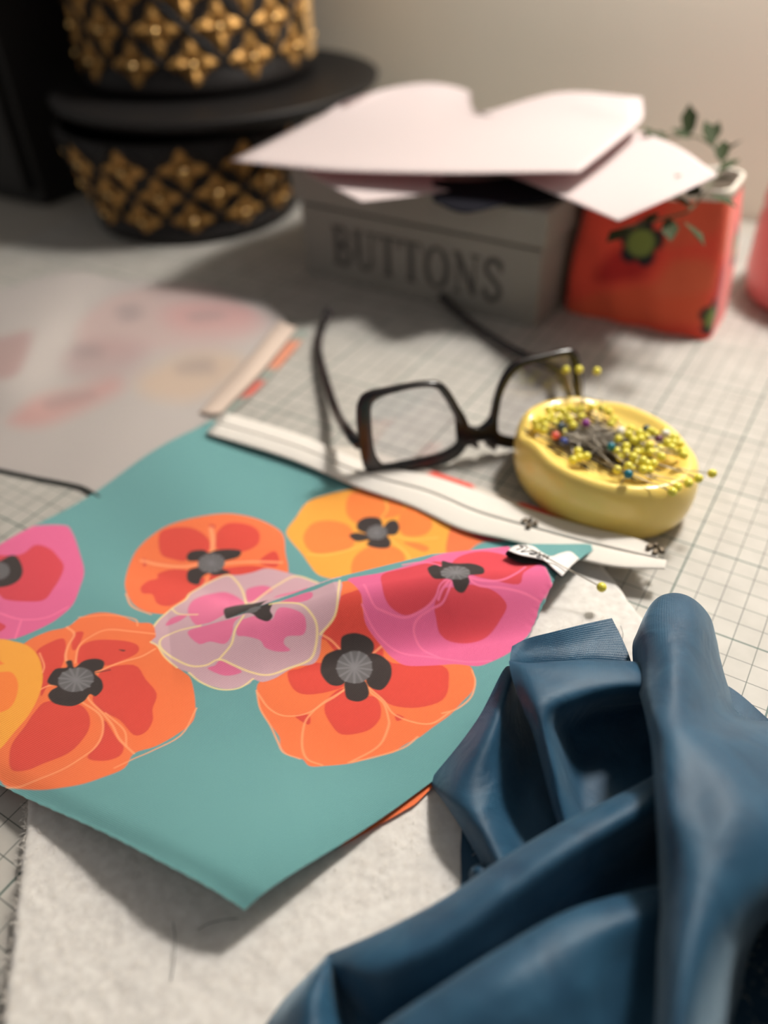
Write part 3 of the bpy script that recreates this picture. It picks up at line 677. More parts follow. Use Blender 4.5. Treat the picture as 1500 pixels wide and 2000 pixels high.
lN14 0.012 1185,1098 1200,1162 1225,1215 1230,1283
lN14 0.01 1185,1372 1245,1385 1315,1378 1358,1343 1365,1288
lN14 0.011 1388,830 1418,890 1448,960 1440,1035
lN14 0.009 965,1318 1002,1323 1062,1352 1135,1372
"""
# ------------------------------------------------------------------ glasses, lying upside down on the brow with open temples
m_frame = mat('dark_tortoise_acetate', (30, 22, 24), 0.22, spec=0.6); noise_tint(m_frame, (22, 17, 20), (52, 24, 28), 90, 3, lo=0.5, hi=0.8)
m_lens = bpy.data.materials.new('clear_lens'); m_lens.use_nodes = True
_b = bsdf(m_lens); m_lens.node_tree.nodes.remove(_b)
_t = N(m_lens, 'ShaderNodeBsdfTransparent'); _t.inputs[0].default_value = (0.93, 0.93, 0.95, 1); _g = N(m_lens, 'ShaderNodeBsdfGlossy'); _g.inputs['Roughness'].default_value = 0.03
_f = N(m_lens, 'ShaderNodeFresnel'); _f.inputs[0].default_value = 1.45; _x = N(m_lens, 'ShaderNodeMixShader')
L(m_lens, _f.outputs[0], _x.inputs[0]); L(m_lens, _t.outputs[0], _x.inputs[1]); L(m_lens, _g.outputs[0], _x.inputs[2])
L(m_lens, _x.outputs[0], m_lens.node_tree.nodes['Material Output'].inputs[0])
gp0 = at(716, 922, 0.68); gdir = np.array((0.970, 0.244, 0.0)); gn = np.array((0.244, -0.970, 0.10)); gn /= np.linalg.norm(gn)
gl = thing('glasses', (4.5, 36.5, 0), 'black framed glasses lying upside down with open temples behind the zipper', 'glasses')
def rim_ring(outer, inner, n=64, m=10, th=0.2):
    o = catmull([on_plane(x, y, gp0, gn) for x, y in outer], n, True); i = catmull([on_plane(x, y, gp0, gn) for x, y in inner], n, True)
    mid, h = (o + i) / 2, (o - i) / 2
    t = np.linspace(0, 2 * np.pi, m, endpoint=False); c, s = np.cos(t), np.sin(t)
    c, s = np.sign(c) * np.abs(c) ** .6, np.sign(s) * np.abs(s) ** .6
    V = mid[:, None] + h[:, None] * c[None, :, None] + gn * (s[None, :, None] * th)
    F = []
    for a in range(n):
        for b in range(m): F.append([a * m + b, ((a + 1) % n) * m + b, ((a + 1) % n) * m + (b + 1) % m, a * m + (b + 1) % m])
    return V.reshape(-1, 3), np.array(F), i
LO_ = [(716, 922), (700, 864), (695, 808), (700, 782), (716, 766), (760, 756), (816, 746), (856, 745), (876, 760), (896, 792), (914, 824), (916, 856), (900, 886), (868, 906), (820, 916), (760, 922)]
LI_ = [(746, 904), (732, 880), (726, 832), (726, 792), (740, 776), (780, 763), (816, 756), (848, 757), (866, 776), (886, 812), (897, 844), (888, 868), (860, 884), (812, 895), (780, 901), (762, 905)]
RO_ = [(962, 868), (950, 845), (956, 816), (966, 772), (980, 736), (1000, 710), (1024, 700), (1060, 691), (1100, 682), (1122, 682), (1132, 702), (1138, 735), (1138, 775), (1130, 820), (1095, 858), (1030, 876)]
RI_ = [(980, 848), (972, 830), (974, 800), (982, 765), (998, 735), (1016, 718), (1034, 710), (1062, 701), (1096, 694), (1110, 696), (1116, 712), (1119, 740), (1118, 775), (1108, 808), (1080, 838), (1030, 855)]
for nm, o_, i_ in (('left', LO_, LI_), ('right', RO_, RI_)):
    V, F, inn = rim_ring(o_, i_); from_arrays('rim', V, F, m_frame, gl)
    bm = bmesh.new(); f1 = bm.faces.new([bm.verts.new(p + gn * 0.05) for p in inn]); f2 = bm.faces.new([bm.verts.new(p - gn * 0.05) for p in inn]); from_bm('lens', bm, m_lens, gl, False)
top = catmull([(890, 806), (912, 828), (933, 833), (950, 822), (962, 800)], 12); bot = catmull([(895, 884), (916, 868), (935, 862), (952, 862), (970, 872)], 12)
o = np.array([on_plane(x, y, gp0, gn) for x, y in top]); i = np.array([on_plane(x, y, gp0, gn) for x, y in bot]); mid, h = (o + i) / 2, (o - i) / 2
t = np.linspace(0, 2 * np.pi, 10, endpoint=False); c, s = np.sign(np.cos(t)) * np.abs(np.cos(t)) ** .6, np.sign(np.sin(t)) * np.abs(np.sin(t)) ** .6
V = (mid[:, None] + h[:, None] * c[None, :, None] + gn * (s[None, :, None] * 0.22)).reshape(-1, 3); from_arrays('bridge', V, grid_faces(12, 10, wrap_v=True), m_frame, gl)
m_pad = mat('smoky_nose_pad', (84, 76, 76), 0.6)
for q in ([(908, 872), (925, 868), (938, 880)], [(950, 868), (962, 872), (972, 884)]):
    P = catmull([on_plane(x, y, gp0, gn) - gn * 0.25 for x, y in q], 8); tube('nose_pad', P, [0.05, .14, .19, .2, .2, .19, .14, .05], m_pad, gl)
hl = on_plane(702, 868, gp0, gn); hr = on_plane(1136, 790, gp0, gn)
tube('temple', catmull([hl, hl + np.array((-.55, 1.1, 0)), at(655, 800, 1.0), at(630, 720, 0.62), at(622, 672, 0.45), at(634, 628, 0.55), at(645, 605, 1.1)], 40), np.r_[np.linspace(.32, .24, 28), np.linspace(.24, .3, 12)], m_frame, gl, 8)
tube('temple', catmull([hr, hr + np.array((-.3, 1.2, -.1)), at(1085, 722, 0.95), at(1010, 688, 0.6), at(940, 645, 0.45), at(885, 602, 0.5), at(862, 578, 0.9)], 40), np.r_[np.linspace(.36, .24, 28), np.linspace(.24, .3, 12)], m_frame, gl, 8)

# ------------------------------------------------------------------ magnetic pincushion and its pins
m_yel = mat('glossy_yellow_plastic', (252, 218, 116), 0.28); bsdf(m_yel).inputs['Subsurface Weight'].default_value = 0.15
bsdf(m_yel).inputs['Subsurface Radius'].default_value = (0.006, 0.004, 0.001); bsdf(m_yel).inputs['Coat Weight'].default_value = 0.3
PC = np.array((11.1, 32.15)); PLx = np.array((0.625, -0.781)); PLy = np.array((0.781, 0.625)); PA, PB = 4.85, 3.8
pc = thing('pincushion', (PC[0], PC[1], 0), 'oval glossy yellow magnetic pincushion crowded with pins', 'pincushion')
prof = [(0.0, 0.02), (0.8, 0.02), (0.88, 0.06), (0.92, 0.25), (0.935, 0.45), (0.955, 0.52), (0.985, 1.0), (1.0, 1.6), (0.995, 2.2), (0.97, 2.75), (0.93, 3.05), (0.885, 3.18), (0.84, 3.16), (0.79, 3.02), (0.72, 2.8), (0.6, 2.62), (0.4, 2.55), (0.2, 2.52), (0.0, 2.52)]
prof = catmull(prof, 64); prof[:, 0] = np.clip(prof[:, 0], 0, None); prof[0, 0] = prof[-1, 0] = 0
nth = 96; th = np.linspace(0, 2 * np.pi, nth, endpoint=False); V = []
for r, z in prof:
    R = r * np.ones(nth); Z = z * np.ones(nth)
    if z > 2.4:
        for t0, amp, w in ((-2.45, -.42, .16), (-2.0, .16, .2), (-2.85, .12, .2), (.9, -.25, .18), (2.2, -.2, .2)):
            g = np.exp(-((np.angle(np.exp(1j * (th - t0)))) / w) ** 2)
            Z = Z + amp * g * np.exp(-((r - .84) / .13) ** 2)
    X = PC + (R * PA * np.cos(th))[:, None] * PLx + (R * PB * np.sin(th))[:, None] * PLy
    V.append(np.c_[X, Z])
from_arrays('body', np.concatenate(V), grid_faces(len(prof), nth, True, wrap_v=True), m_yel, pc)
m_steel = mat('pin_steel', (168, 160, 148), 0.45, metal=0.8)
head_cols = {'yellow': (226, 214, 78), 'teal': (24, 112, 128), 'purple': (140, 58, 140), 'plum': (104, 52, 78), 'coral': (226, 100, 92), 'blue': (52, 66, 140), 'slate': (66, 82, 90), 'white': (232, 228, 220)}
pin_heads = {}
for cname, rgb in head_cols.items():
    b_ = bmesh.new(); bmesh.ops.create_uvsphere(b_, u_segments=14, v_segments=9, radius=0.215); me = bpy.data.meshes.new('head'); b_.transform(Matrix.Scale(S, 4)); b_.to_mesh(me); b_.free()
    me.materials.append(mat(cname + '_pin_head', rgb, 0.25)); pin_heads[cname] = smooth(me)
b_ = bmesh.new(); bmesh.ops.create_cone(b_, cap_ends=True, segments=6, radius1=0.026, radius2=0.024, depth=2.9, matrix=Matrix.Translation((0, 0, 1.6)))
bmesh.ops.create_cone(b_, cap_ends=True, segments=6, radius1=0.024, radius2=0.004, depth=0.5, matrix=Matrix.Translation((0, 0, 3.3)))
shaft_me = bpy.data.meshes.new('shaft'); b_.transform(Matrix.Scale(S, 4)); b_.to_mesh(shaft_me); b_.free(); shaft_me.materials.append(m_steel); smooth(shaft_me)
def pin(head, tip, cname, label, group=None):
    """A pin whose ball head is at head and whose shaft points towards tip (cm)."""
    o = bpy.data.objects.new('dressmaking_pin', None); put(o); o.empty_display_size = 0.005
    o.location = tuple(np.asarray(head) * S); o.rotation_mode = 'QUATERNION'; o.rotation_quaternion = Vector(tuple(np.asarray(tip) - head)).to_track_quat('Z', 'Y')
    tag(o, label, 'pin', group)
    put(bpy.data.objects.new('head', pin_heads[cname]), o); put(bpy.data.objects.new('shaft', shaft_me), o)
    return o
px4 = lambda x, y: (1040 + x / 4.1667, 740 + y / 4.1667)
def magnet_pt(): return np.array([*(PC + PLx * random.uniform(-1.9, 1.2) + PLy * random.uniform(-.9, .7)), random.uniform(2.72, 3.1)])
right = [(700, 490), (800, 410), (820, 500), (880, 490), (950, 540), (760, 550), (720, 640), (820, 635), (900, 665), (780, 710), (812, 735), (690, 740), (900, 740), (950, 745), (1000, 600), (1040, 570), (1050, 635), (960, 600), (905, 595), (860, 550), (850, 600), (930, 470), (965, 425), (1000, 450), (1080, 430), (1120, 480), (1150, 520), (1200, 530), (1220, 590), (1180, 600), (1130, 560), (1100, 520), (1230, 620), (1060, 500), (1160, 480), (780, 450), (870, 440), (840, 690), (930, 690), (985, 690), (690, 590), (760, 600)]
left = [(60, 330), (100, 380), (150, 300), (220, 320), (300, 330), (350, 260), (400, 250), (130, 250), (250, 260), (40, 400), (330, 380), (90, 420), (560, 240), (480, 230), (620, 270), (180, 360), (270, 290), (20, 350), (200, 250), (400, 310), (120, 330), (300, 240)]
front = [(440, 630), (370, 590), (330, 660), (380, 640), (250, 435), (640, 370), (660, 330)]
far_rim = [(1140, 920), (1180, 880), (1270, 850), (1350, 810)]
Y1 = 'yellow ball-headed pin in the crowd of heads over the right half of the pincushion'
Y2 = 'yellow ball-headed pin in the blurred cluster over the back left rim of the pincushion'
for x, y in right:
    z = random.uniform(3.2, 3.75); h = at(*px4(x, y), z); m_ = magnet_pt(); m_[:2] = PC + PLx * random.uniform(-2.2, .3) + PLy * random.uniform(-.9, .8); pin(h, m_, 'yellow', Y1, 'yellow pins on the right of the pincushion')
for x, y in left:
    z = random.uniform(3.05, 3.5); h = at(*px4(x, y), z); m_ = magnet_pt(); m_[:2] += PLx * 1.0; pin(h, m_, 'yellow', Y2, 'yellow pins on the back left of the pincushion')
for k, (x, y) in enumerate(front):
    h = at(*px4(x, y), 3.15); pin(h, magnet_pt(), 'yellow', 'yellow ball-headed pin among the bare shafts at the front middle of the pincushion', 'yellow pins at the front of the pincushion')
for x, y in far_rim:
    h = at(*px4(x, y), random.uniform(3.25, 3.4)); pin(h, h + np.array((-2.0, 1.4, .12)) + np.random.default_rng(int(x)).normal(0, .25, 3) * (1, 1, .2), 'yellow', 'yellow ball-headed pin resting across the near right rim of the pincushion', 'yellow pins on the near right rim')
for q in ((1105, 722), (1131, 722)):
    h = at(*q, 4.6); pin(h, np.array([PC[0] - .8, PC[1] + .6, 3.0]), 'yellow', 'yellow ball-headed pin sticking up behind the pincushion in front of the glasses', 'yellow pins sticking up behind the pincushion')
h = at(1166, 725, 4.6); pin(h, np.array([PC[0] + .2, PC[1] + .8, 3.0]), 'yellow', 'faint yellow-headed pin sticking up alone behind the pincushion, right of the glasses')
h = at(1391, 925, 3.3); pin(h, h + np.array((-2.9, 1.2, -.1)), 'yellow', 'yellow-headed pin jutting out farthest past the right end of the pincushion')
for x, y, cn, lab in ((640, 550, 'teal', 'teal-headed pin lying in the middle of the pincushion among steel shafts'), (780, 775, 'teal', 'teal-headed pin standing up at the near front edge of the pincushion'), (435, 360, 'purple', 'bright purple-headed pin at the back left of the steel shafts'), (1030, 490, 'plum', 'dark plum-headed pin at the right among yellow heads'), (190, 460, 'coral', 'coral-headed pin at the left end of the pincushion'), (255, 510, 'blue', 'royal blue-headed pin beside the coral pin'), (930, 408, 'slate', 'slate grey-headed pin at the back right among yellow heads'), (232, 385, 'slate', 'slate grey-headed pin at the left behind the coral pin'), (1085, 445, 'white', 'white-headed pin beside the plum pin'), (715, 425, 'white', 'white-headed pin lying over the shafts at the back')):
    h = at(*px4(x, y), 3.55 if cn != 'coral' and cn != 'blue' else 3.2); tp = magnet_pt()
    if (x, y) == (780, 775): h = at(*px4(x, y), 3.75); tp = h + np.array((-.25, .15, -.7))
    pin(h, tp, cn, lab)
# bare steel pins heaped on the magnet
fl = bmesh.new()
for k in range(120):
    c = PC + PLx * random.gauss(-.5, 1.0) + PLy * random.gauss(0, .75); a = math.atan2(PLx[1], PLx[0]) + random.gauss(0, .12); l = 1.35
    z = random.uniform(2.62, 2.95); dv = np.array((math.cos(a), math.sin(a)))
    P = [np.array([*(c - dv * l), z]), np.array([*(c + dv * l), z + random.uniform(-.12, .12)])]
    V, F = tube_arrays(catmull(P, 3), 0.035, 5, cap=False); vs = [fl.verts.new(v) for v in V]
    for f in F: fl.faces.new([vs[i] for i in f])
o = from_bm('steel_pin_heap', fl, mat('dull_steel', (84, 76, 66), 0.6, metal=0.35), None)
tag(o, 'heap of dull steel pin shafts lying lengthwise on the middle of the pincushion', 'pins', None, 'stuff')

# ------------------------------------------------------------------ batting under the pouch
m_bat = mat('white_fleece_batting', (216, 210, 204), 0.95, spec=0.1); bsdf(m_bat).inputs['Sheen Weight'].default_value = 0.3
noise_tint(m_bat, (214, 209, 204), (227, 223, 218), 300, 6, 0.35, dist=0.0005)
c00, c01, c11, c10 = np.array((-14.3, 20.6)), np.array((9.75, 27.1)), np.array((17.5, -3.0)), np.array((-9.6, -3.0))
nu, nv = 300, 260; u, v = np.meshgrid(np.linspace(0, 1, nu), np.linspace(0, 1, nv), indexing='ij'); U, Vv = u[..., None], v[..., None]
XYb = c00 * (1 - U) * (1 - Vv) + c01 * (1 - U) * Vv + c11 * U * Vv + c10 * U * (1 - Vv)
def bat_noise(x, y):
    z = np.zeros_like(x)
    for f, a in ((1.3, .03), (3.1, .014), (7.7, .007), (15., .004)):
        ph = rng.uniform(0, 6.28, 6); z += a * (np.sin(f * x + ph[0] + 1.7 * np.sin(f * .7 * y + ph[1])) * np.cos(f * 1.1 * y + ph[2] + 1.3 * np.sin(f * .8 * x + ph[3])))
    return z
ed = np.minimum(np.minimum(u, 1 - u) * 29, np.minimum(v, 1 - v) * 25); rd = np.sqrt(np.clip(1 - (1 - np.clip(ed / .3, 0, 1)) ** 2, 0, 1))
bz = 0.03 + (0.42 + bat_noise(XYb[..., 0], XYb[..., 1])) * rd
bw = np.sin(XYb[..., 1] * 3.1) * .02 + np.sin(XYb[..., 1] * 8.3) * .012; XYb[..., 0] += bw * (1 - np.clip(ed, 0, 1))
bt = thing('batting', (0, 12, 0), 'thick white fleecy batting sheet under the teal pouch and the blue satin', 'batting')
from_arrays('fleece', np.concatenate([XYb, bz[..., None]], -1).reshape(-1, 3), grid_faces(nu, nv), m_bat, bt)
nf = 9000; fu, fv = rng.uniform(0.12, .99, nf), rng.uniform(.003, .95, nf); fe = rng.uniform(0, 1, nf) < .15; fv[fe] = np.abs(rng.normal(.0, .004, fe.sum()))
ii, jj = (fu * (nu - 1)).astype(int), (fv * (nv - 1)).astype(int); bp0 = np.concatenate([XYb, bz[..., None]], -1)[ii, jj]
an = rng.uniform(0, 6.28, nf); ln = rng.uniform(.08, .32, nf); rise = rng.uniform(.02, .12, nf)
d0 = np.stack([np.cos(an), np.sin(an), np.zeros(nf)], 1); sd_ = np.stack([-np.sin(an), np.cos(an), np.zeros(nf)], 1) * .006
Vf = []
for k, (f, hgt) in enumerate(((0, 0), (.35, .8), (.7, 1.0), (1.0, .55))):
    c = bp0 + d0 * (ln * f)[:, None] + np.stack([np.zeros(nf), np.zeros(nf), rise * hgt], 1) + sd_ * 4 * np.sin(f * 3)
    Vf += [c - sd_, c + sd_]
Vf = np.stack(Vf, 1).reshape(-1, 3); b8 = np.arange(nf)[:, None] * 8
Ff = np.concatenate([b8 + np.array([[2 * k, 2 * k + 1, 2 * k + 3, 2 * k + 2]]) for k in range(3)])
o = from_arrays('loose_fibres', Vf, Ff, mat('white_fibre', (226, 220, 212), 0.9), bt); o['kind'] = 'stuff'
# ------------------------------------------------------------------ the teal poppy pouch
pouch = thing('zipper_pouch', (-6, 24, 0.3), 'teal pouch printed with orange and pink poppies, white zipper along its far edge', 'pouch')
CLOTH = {'teal': (104, 157, 158), 'pink': (226, 104, 150), 'crimson': (214, 70, 82), 'black': (58, 50, 49), 'grey': (104, 101, 103), 'lpink': (246, 124, 166), 'orange': (242, 120, 72), 'red': (220, 76, 64), 'lorange': (255, 166, 118), 'lgrey': (126, 124, 127), 'yellow': (248, 168, 68), 'amber': (250, 134, 66), 'lyellow': (250, 190, 90), 'mauve': (204, 166, 176), 'rose': (224, 114, 152), 'cream': (244, 222, 158)}
NA, NB = 880, 840
aa_, bb_ = np.meshgrid(np.linspace(0, 1, NA), np.linspace(0, 1, NB) ** 0.97, indexing='ij')
PV = panel(aa_, bb_); KA, KB = 23.2, 22.4
edge = 0.03 * np.sin(aa_ * 19) + 0.008 * np.sin(aa_ * 217 + 1) + .006 * np.sin(aa_ * 431); k = np.clip((bb_ - .985) / .015, 0, 1)
PV[..., :2] += (k * edge)[..., None] * np.array((.48, .87))
edge2 = .015 * np.sin(bb_ * 170) + .012 * np.sin(bb_ * 389); PV[..., :2] += (np.clip((aa_ - .985) / .015, 0, 1) * edge2 * (bb_ < .35))[..., None] * np.array((.7, -.7))
P2 = np.stack([aa_ * KA, bb_ * KB], -1).reshape(-1, 2)
colr = np.tile(lin(CLOTH['teal']), (NA * NB, 1))
tt, dd = crest_td(PV[..., :2].reshape(-1, 2)); wide = tt > .9
mF, mN = (dd < -0.0) | wide, (dd > -0.5) | wide
for ln_ in PRINT.strip().split('\n'):
    hd, wd, *pts = ln_.split(' '); kind, side, ci = hd[0], hd[1], int(hd[2:])
    Q = np.array([[float(t) for t in p.split(',')] for p in pts]) / 2000 * (KA, KB)
    Q = catmull(Q, max(2, len(Q) * 4), kind == 'p') if len(Q) > 2 else Q
    paint(colr, P2, Q, CLOTH[PRINT_COLS[ci]], kind, float(wd) * 3.6, 0.028, mF if side == 'F' else mN, 1.0 if kind == 'p' else .85)
m_pop = print_material('poppy_print_cotton', 0.8, 0.15); weave(m_pop, 5.0, 0.6, 0.00025)
from_arrays('front_panel', PV.reshape(-1, 3), grid_faces(NA, NB, True), m_pop, pouch, True, P2, colr)
def on_panel(px, py):
    d = (PV - np.array([0, 0, CAM_H])) @ W; X = 750 + FPX * d[..., 0] / -d[..., 2]; Y = 1000 - FPX * d[..., 1] / -d[..., 2]
    e = (X - px) ** 2 + (Y - py) ** 2 - d[..., 2] * 8.0; k = np.argmin(e); return PV.reshape(-1, 3)[k]

# back panel: lies flat underneath, shows as an orange sliver at the near edge and beyond the zipper
bu, bv = np.meshgrid(np.linspace(0.02, 1, 90), np.linspace(-.085, .96, 120), indexing='ij')
ext = np.interp(bv, (-.13, -.06, 0, .1, .5, .62, .72, .85, .92, 1.), (-.05, -.02, -.02, -.03, -.03, -.004, .010, -.01, -.09, -.12))
lo_ = np.interp(bv, (-.13, 0, .1), (.42, .25, .0)); au = lo_ + bu * (1 - lo_) + ext * bu ** 4
bxy = panel_xy(au, bv); zf_ = panel_z(np.clip(au, 0, .98), np.clip(bv, 0, 1), bxy)
bzz = np.minimum(zf_ - .1, np.interp(bxy[..., 1], (20, 27), (.62, .3)) * np.where(bxy[..., 0] < -13, .55, 1)); bzz = np.maximum(bzz, .12)
bcol = np.tile(lin((206, 198, 188)), (bu.size, 1)); Pb = np.stack([au * KA, bv * KB], -1).reshape(-1, 2)
bcol[Pb[:, 1] > .3] = lin(CLOTH['teal'])
paint(bcol, Pb, np.array([(18, 13.0), (26, 12.0), (26, 18.6), (20, 18.8)]), CLOTH['orange'], aa=.15)
for x0, x1 in ((13.4, 15.6), (18.4, 20.6)): paint(bcol, Pb, np.array([(x0, -3), (x1, -3), (x1 + .4, .2), (x0 - .3, .2)]), (232, 92, 78), aa=.1)
m_back = print_material('back_panel_cotton', 0.85); from_arrays('back_panel', np.concatenate([bxy, bzz[..., None]], -1).reshape(-1, 3), grid_faces(90, 120, True), m_back, pouch, True, Pb, bcol)

# zipper
m_tape = mat('white_zipper_tape', (226, 220, 212), 0.8); weave(m_tape, 7.0, 0.35, 0.0002)
m_coil = mat('pale_zipper_coil', (220, 214, 206), 0.7); m_stop = mat('tarnished_zipper_stop', (84, 74, 62), 0.4, metal=0.7)
near = [(402, 846, .62), (560, 894, .62), (690, 948, .62), (800, 987, .64), (900, 1033, .7), (1000, 1056, .75), (1100, 1084, .9), (1200, 1106, 1.15), (1299, 1111, 1.3)]
mid1 = [(422, 826, .75), (573, 871, .75), (706, 925, .75), (830, 959, .78), (930, 1000, .82), (1030, 1029, .88), (1130, 1056, .98), (1225, 1079, 1.2), (1302, 1094, 1.35)]
mid2 = [(424, 824, .74), (575, 869, .74), (708, 922, .74), (832, 956, .77), (932, 997, .81), (1033, 1026, .87), (1133, 1053, .97), (1223, 1075, 1.19), (1284, 1088, 1.33)]
farr = [(440, 805, .6), (586, 849, .6), (717, 904, .6), (842, 929, .62), (956, 967, .66), (1056, 1001, .7), (1150, 1028, .8), (1225, 1046, 1.1), (1268, 1061, 1.25)]
def strip(name, ra, rb, m, nl=80, nw=8, th=.05):
    A_ = catmull([at(*p) for p in ra], nl); B_ = catmull([at(*p) for p in rb], nl); t = np.linspace(0, 1, nw)[None, :, None]
    G = A_[:, None] * (1 - t) + B_[:, None] * t; G[..., 2] += .03 * np.sin(t[..., 0] * 3.14)
    uvw = np.stack(np.broadcast_arrays(np.linspace(0, 26, nl)[:, None], np.linspace(0, 1.4, nw)[None]), -1).reshape(-1, 2)
    return sheet_solid(name, G, th, m, pouch, uvw)
strip('zipper_tape', near, mid1, m_tape); strip('zipper_tape', mid2, farr, m_tape)
tube('zipper_coil', catmull([np.array(at(*p)) + (0, 0, .0) for p in mid2], 90), .085, m_coil, pouch, 6)
for q in ((1034, 1024, .95), (1280, 1075, 1.4)):
    bm = bmesh.new(); p = at(*q); a = math.atan2(-.5, .84)
    for k in range(3):
        pk = p + np.array((math.cos(a), math.sin(a), 0)) * (k - 1) * .26 + np.array((0.05 * (-1) ** k, .12 * (-1) ** k, 0)); box(bm, pk, (.24, .34, .2), a + .5 * (k - 1), .05)
    bmesh.ops.create_cone(bm, cap_ends=True, segments=8, radius1=.09, radius2=.07, depth=.2, matrix=Matrix.Translation(Vector(p + (.1, .3, .03))))
    from_bm('zipper_stop', bm, m_stop, pouch, False)

# label ribbon and its pin
m_lab = mat('white_satin_label', (226, 222, 220), 0.45); m_labk = mat('black_label_back', (30, 27, 28), 0.6)
cs = [((1012, 1064), (992, 1075), .42, .5), ((1040, 1066), (1016, 1084), .42, .5), ((1058, 1078), (1050, 1091), .28, .32), ((1076, 1086), (1066, 1097), .2, .2), ((1094, 1080), (1078, 1108), .26, .24), ((1114, 1077), (1088, 1117), .3, .24), ((1132, 1091), (1098, 1126), .18, .16)]
GLb = []
for f, n_, hf, hn in cs:
    p, q = on_panel(*f), on_panel(*n_); p, q = at(*f, p[2] + hf), at(*n_, q[2] + hn); GLb.append([p, (p + q) / 2 + (0, 0, .06), q])
GLb = patch(GLb, 40, 12)
lab = thing('fabric_label', GLb[20, 6] - (0, 0, .3), 'small white satin label with black script, folded and pinned to the pouch corner', 'label')
sheet_solid('upper_ply', GLb, .02, m_lab, lab)
G2 = GLb.copy(); drop = np.interp(np.linspace(0, 1, 40), (0, .2, .48, 1), (.3, .34, .09, .06)); G2[..., 2] -= drop[:, None]; G2[..., 1] -= (drop * .3)[:, None]; sheet_solid('lower_ply', G2, .02, m_labk, lab)
side = np.stack([GLb[:, -1], (GLb[:, -1] + G2[:, -1]) / 2 + (0, -.02, 0), G2[:, -1]], 1)[0:2]
V = np.stack([GLb[0], (GLb[0] + G2[0]) / 2 + np.array((-.12, 0, 0)), G2[0]], 0); from_arrays('fold', V.reshape(-1, 3), grid_faces(3, 12), m_labk, lab)
bm = bmesh.new()
for sq in ([(.08, .75), (.12, .45), (.05, .3), (.14, .25), (.17, .5), (.15, .8), (.22, .6)], [(.22, .6), (.28, .4), (.3, .7), (.24, .75), (.31, .5), (.35, .35)], [(.33, .2), (.36, .6), (.37, .9), (.33, .8), (.4, .45)], [(.4, .45), (.44, .3), (.45, .55), (.42, .7), (.47, .5)], [(.47, .5), (.52, .3), (.5, .65), (.54, .7)]):
    P = catmull(np.array(sq), 24); pp = []
    for s_, t_ in P:
        x_, y_ = s_ * 39 * .95, t_ * 11; i0, j0 = int(min(x_, 38)), int(min(max(y_, 0), 10)); fx, fy = x_ - i0, y_ - j0
        pp.append(GLb[i0, j0] * (1 - fx) * (1 - fy) + GLb[i0 + 1, j0] * fx * (1 - fy) + GLb[i0, j0 + 1] * (1 - fx) * fy + GLb[i0 + 1, j0 + 1] * fx * fy + (0, 0, .015))
    V, F = tube_arrays(np.array(pp), .018, 5, cap=False); vs = [bm.verts.new(v) for v in V]
    for f in F: bm.faces.new([vs[i] for i in f])
from_bm('lettering', bm, m_labk, lab)
ph = at(1175, 1147, 1.55); pe = on_panel(1110, 1113); pe = at(1112, 1113, pe[2] + .33); pin(ph, pe, 'yellow', 'single yellow-headed pin holding the white label to the pouch corner')

# ------------------------------------------------------------------ floral fabric wrong side up at the back left
fab = thing('floral_fabric', (-16, 50, 0), 'floral fabric lying wrong side up at the back left, its poppies showing faintly through', 'fabric')
rows = [[(-190, 880, .12), (-60, 905, .12), (60, 930, .14), (130, 947, .14), (192, 966, .1)], [(-190, 800, .3), (-20, 815, .5), (110, 840, .35), (220, 862, .4), (315, 885, .1)], [(-190, 730, .5), (0, 735, 1.3), (130, 730, .5), (290, 770, .5), (415, 812, .1)], [(-190, 680, .5), (40, 650, 1.5), (170, 640, .6), (330, 660, .5), (495, 722, .4)], [(-190, 650, .4), (70, 590, 1.2), (200, 590, .6), (370, 590, .5), (560, 640, .3)], [(-190, 630, .2), (110, 535, .7), (230, 545, .3), (380, 552, .3), (520, 590, .2)]]
G = patch([[at(*p) for p in r] for r in rows], 110, 130); fv_, fu_ = np.meshgrid(np.linspace(0, 1, 110), np.linspace(0, 1, 130), indexing='ij')
Pf = np.stack([fu_ * 26, fv_ * 26], -1).reshape(-1, 2); fc = np.tile(lin((176, 168, 164)), (len(Pf), 1))
dpf = (G.reshape(-1, 3) - np.array([0, 0, CAM_H])) @ W; PXf = np.stack([750 + FPX * dpf[:, 0] / -dpf[:, 2], 1000 - FPX * dpf[:, 1] / -dpf[:, 2]], 1)
def fpt(px, py): return Pf[np.argmin(((PXf - (px, py)) ** 2).sum(1))]
def blob(pts, c, aa=.8, al=.5): paint(fc, Pf, catmull(np.array([fpt(*p) for p in pts]), 40, True), c, aa=aa, alpha=al)
blob([(150, 640), (220, 580), (320, 560), (430, 570), (500, 610), (490, 660), (400, 680), (260, 690), (170, 690)], (186, 152, 148))
blob([(330, 600), (420, 590), (500, 605), (490, 640), (380, 650), (330, 635)], (190, 126, 126), 1.0, .4)
blob([(270, 740), (340, 700), (430, 690), (480, 710), (440, 750), (370, 780), (290, 775)], (196, 164, 134))
blob([(20, 820), (60, 780), (150, 760), (220, 735), (235, 765), (170, 800), (90, 830), (40, 835)], (190, 122, 116))
blob([(0, 660), (60, 650), (40, 720), (0, 740), (-60, 730), (-60, 670)], (158, 108, 106), .6, .5)
blob([(130, 690), (200, 660), (280, 680), (250, 730), (150, 735)], (166, 132, 132), 1.0, .5)
for q in ([(230, 600), (270, 595), (275, 620), (240, 628)], [(370, 612), (430, 608), (430, 625), (380, 628)], [(150, 680), (190, 672), (195, 695), (160, 700)], [(350, 710), (410, 702), (410, 728), (355, 730)], [(90, 785), (170, 765), (175, 780), (105, 797)]): blob(q, (136, 126, 126), .6, .5)
m_fab = print_material('floral_wrong_side', 0.9); weave(m_fab, 5, .3, .0002)
sheet_solid('cloth', G, .04, m_fab, fab, Pf, fc)
